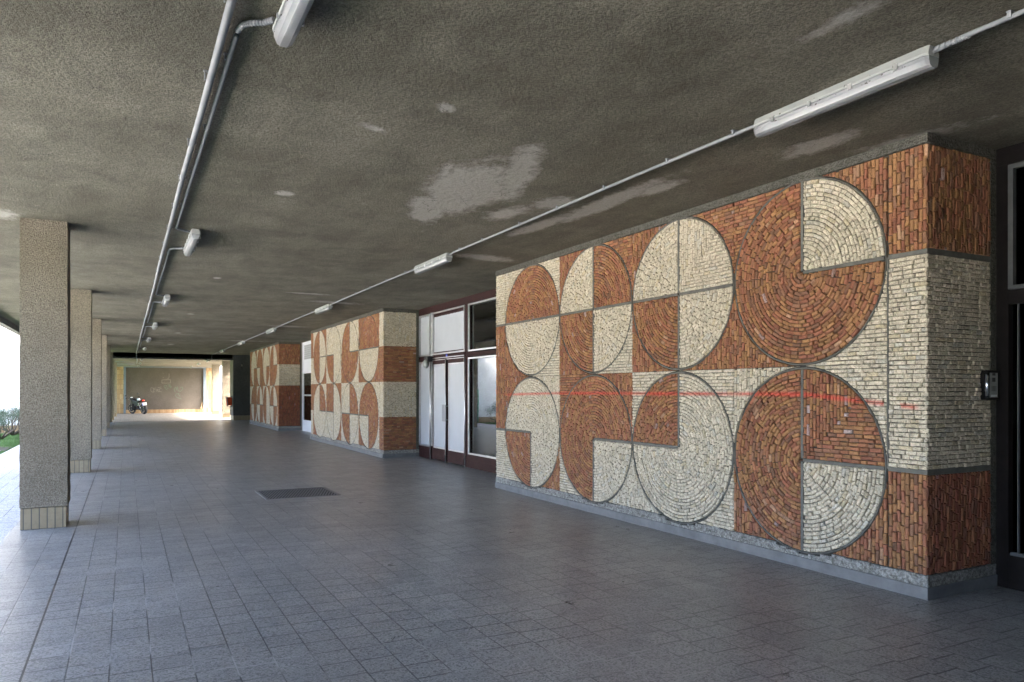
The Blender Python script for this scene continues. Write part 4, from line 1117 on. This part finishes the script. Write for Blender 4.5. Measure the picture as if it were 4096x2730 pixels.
# ------------------------------------------------------------------ courtyard: white building, shrubs
t = thing('white_building', 'overexposed white rendered building beyond the lawn with an ochre tiled foot', 'building', (-12, 36, 0)); L = t.location
m = MB(); m.box(-30, -2.4, 33.0, 39, .25, 12); off(m, L).build('wall', M['white_render'], t)
m = MB(); m.box(-30, -2.41, 32.99, 38.98, -.1, .247); off(m, L).build('tiled_base', M['walltile'], t)
m = MB(); m.box(-5.9, -4.5, 32.96, 32.985, .0, 2.93); off(m, L).build('door', M['bluegrey'], t)
m = MB(); m.tube([(-3.10, 32.95, .0), (-3.10, 32.95, 1.62)], .035, 10); off(m, L).build('drainpipe', M['green'], t, smooth=True)
m = MB(); m.tube([(-3.10, 32.97, 1.62), (-3.08, 32.97, 3.0)], .012, 8); off(m, L).build('cable', M['metal_dark'], t)
t = thing('white_building', 'bright pale building beyond the right end opening', 'building', (10, 80, 0))
m = MB(); m.box(-14, 40, -2, 2, -.1, 12); m.build('wall', M['white_render'], t)

def shrub(x, y, h, label, nb=7, seed=1, crownr=.22, group='low twisted shrubs on the lawn'):
    rnd = random.Random(seed)
    t = thing('shrub', label, 'shrub', (x, y, -.05), group)
    m = MB(); lf = MB()
    for k in range(nb):
        a = 2 * math.pi * k / nb + rnd.uniform(-.4, .4); rr = rnd.uniform(.25, .75) * h * .9
        end = Vector((rr * math.cos(a), rr * math.sin(a), h * rnd.uniform(.62, .92)))
        mid = Vector((rr * .75 * math.cos(a + .3), rr * .75 * math.sin(a + .3), h * rnd.uniform(.18, .35)))
        pts = [Vector((0, 0, 0)), mid * .5 + Vector((0, 0, .02)), mid, mid.lerp(end, .5) + Vector((rnd.uniform(-.04, .04), rnd.uniform(-.04, .04), 0)), end]
        m.tube(pts, .02, 6, rs=[.035, .03, .022, .014, .006])
        for _ in range(3):
            e2 = end + Vector((rnd.uniform(-1, 1), rnd.uniform(-1, 1), rnd.uniform(-.6, .6))) * crownr
            m.tube([pts[3], e2], .005, 4)
        for q in range(420):
            d = Vector((rnd.gauss(0, 1), rnd.gauss(0, 1), rnd.gauss(0, .75)))
            d = d.normalized() * crownr * (rnd.random() ** .4) * (1 + .3 * math.sin(5 * d.x + 3 * d.y))
            c = end + d; s = rnd.uniform(.010, .022)
            u = Vector((rnd.gauss(0, 1), rnd.gauss(0, 1), rnd.gauss(0, 1))).normalized(); v = u.orthogonal().normalized()
            lf.add([tuple(c - u * s), tuple(c + v * s * .5), tuple(c + u * s), tuple(c - v * s * .5)], [(0, 1, 2, 3)])
    m.build('trunk', M['bark'], t, smooth=True); lf.build('crown', M['leaf'], t, fix=False)
    return t
shrub(-3.45, 24.7, .85, 'low twisted shrub on the lawn at the left edge, leaning towards the pavement', 7, 3)
shrub(-3.60, 28.9, .95, 'round shrub half hidden behind the nearest column', 6, 5, .26)
shrub(-3.55, 31.4, 1.0, 'bushy shrub in front of the white building by the green pipe', 8, 8, .26)
shrub(-4.4, 31.2, 1.05, 'bushy shrub in front of the dark door of the white building', 8, 9, .26)
shrub(-4.9, 22.5, .9, 'twisted shrub standing back on the lawn, out to the left', 7, 11)
shrub(6.75, 61.5, 1.3, 'green shrub seen in the gap between the bright right columns', 8, 12, .3)
m = MB(); n_ = 24
m.add([(-3.3 + .55 * math.cos(2 * math.pi * k / n_) * random.uniform(.8, 1.1), 24.0 + 1.3 * math.sin(2 * math.pi * k / n_) * random.uniform(.85, 1.1), -.04) for k in range(n_)], [tuple(range(n_))])
tag(m.build('soil', M['soil'], fix=False), kind='structure')
# grass blades on the visible strip of lawn
gb = MB(); rnd = random.Random(4)
for k in range(26000):
    y = rnd.uniform(19, 33); x = -2.74 - rnd.random() ** 1.3 * 3.5
    if (x + 3.3) ** 2 / .3 + (y - 24) ** 2 / 1.7 < 1 and rnd.random() < .85: continue
    h = rnd.uniform(.025, .065); a = rnd.uniform(0, 6.28); w = .006
    dx, dy = math.cos(a) * w, math.sin(a) * w; lx, ly = rnd.uniform(-.03, .03), rnd.uniform(-.03, .03)
    gb.add([(x - dx, y - dy, -.05), (x + dx, y + dy, -.05), (x + lx, y + ly, -.05 + h)], [(0, 1, 2)])
tag(gb.build('grass', M['grass'], fix=False), 'short green lawn grass', 'grass', kind='stuff')
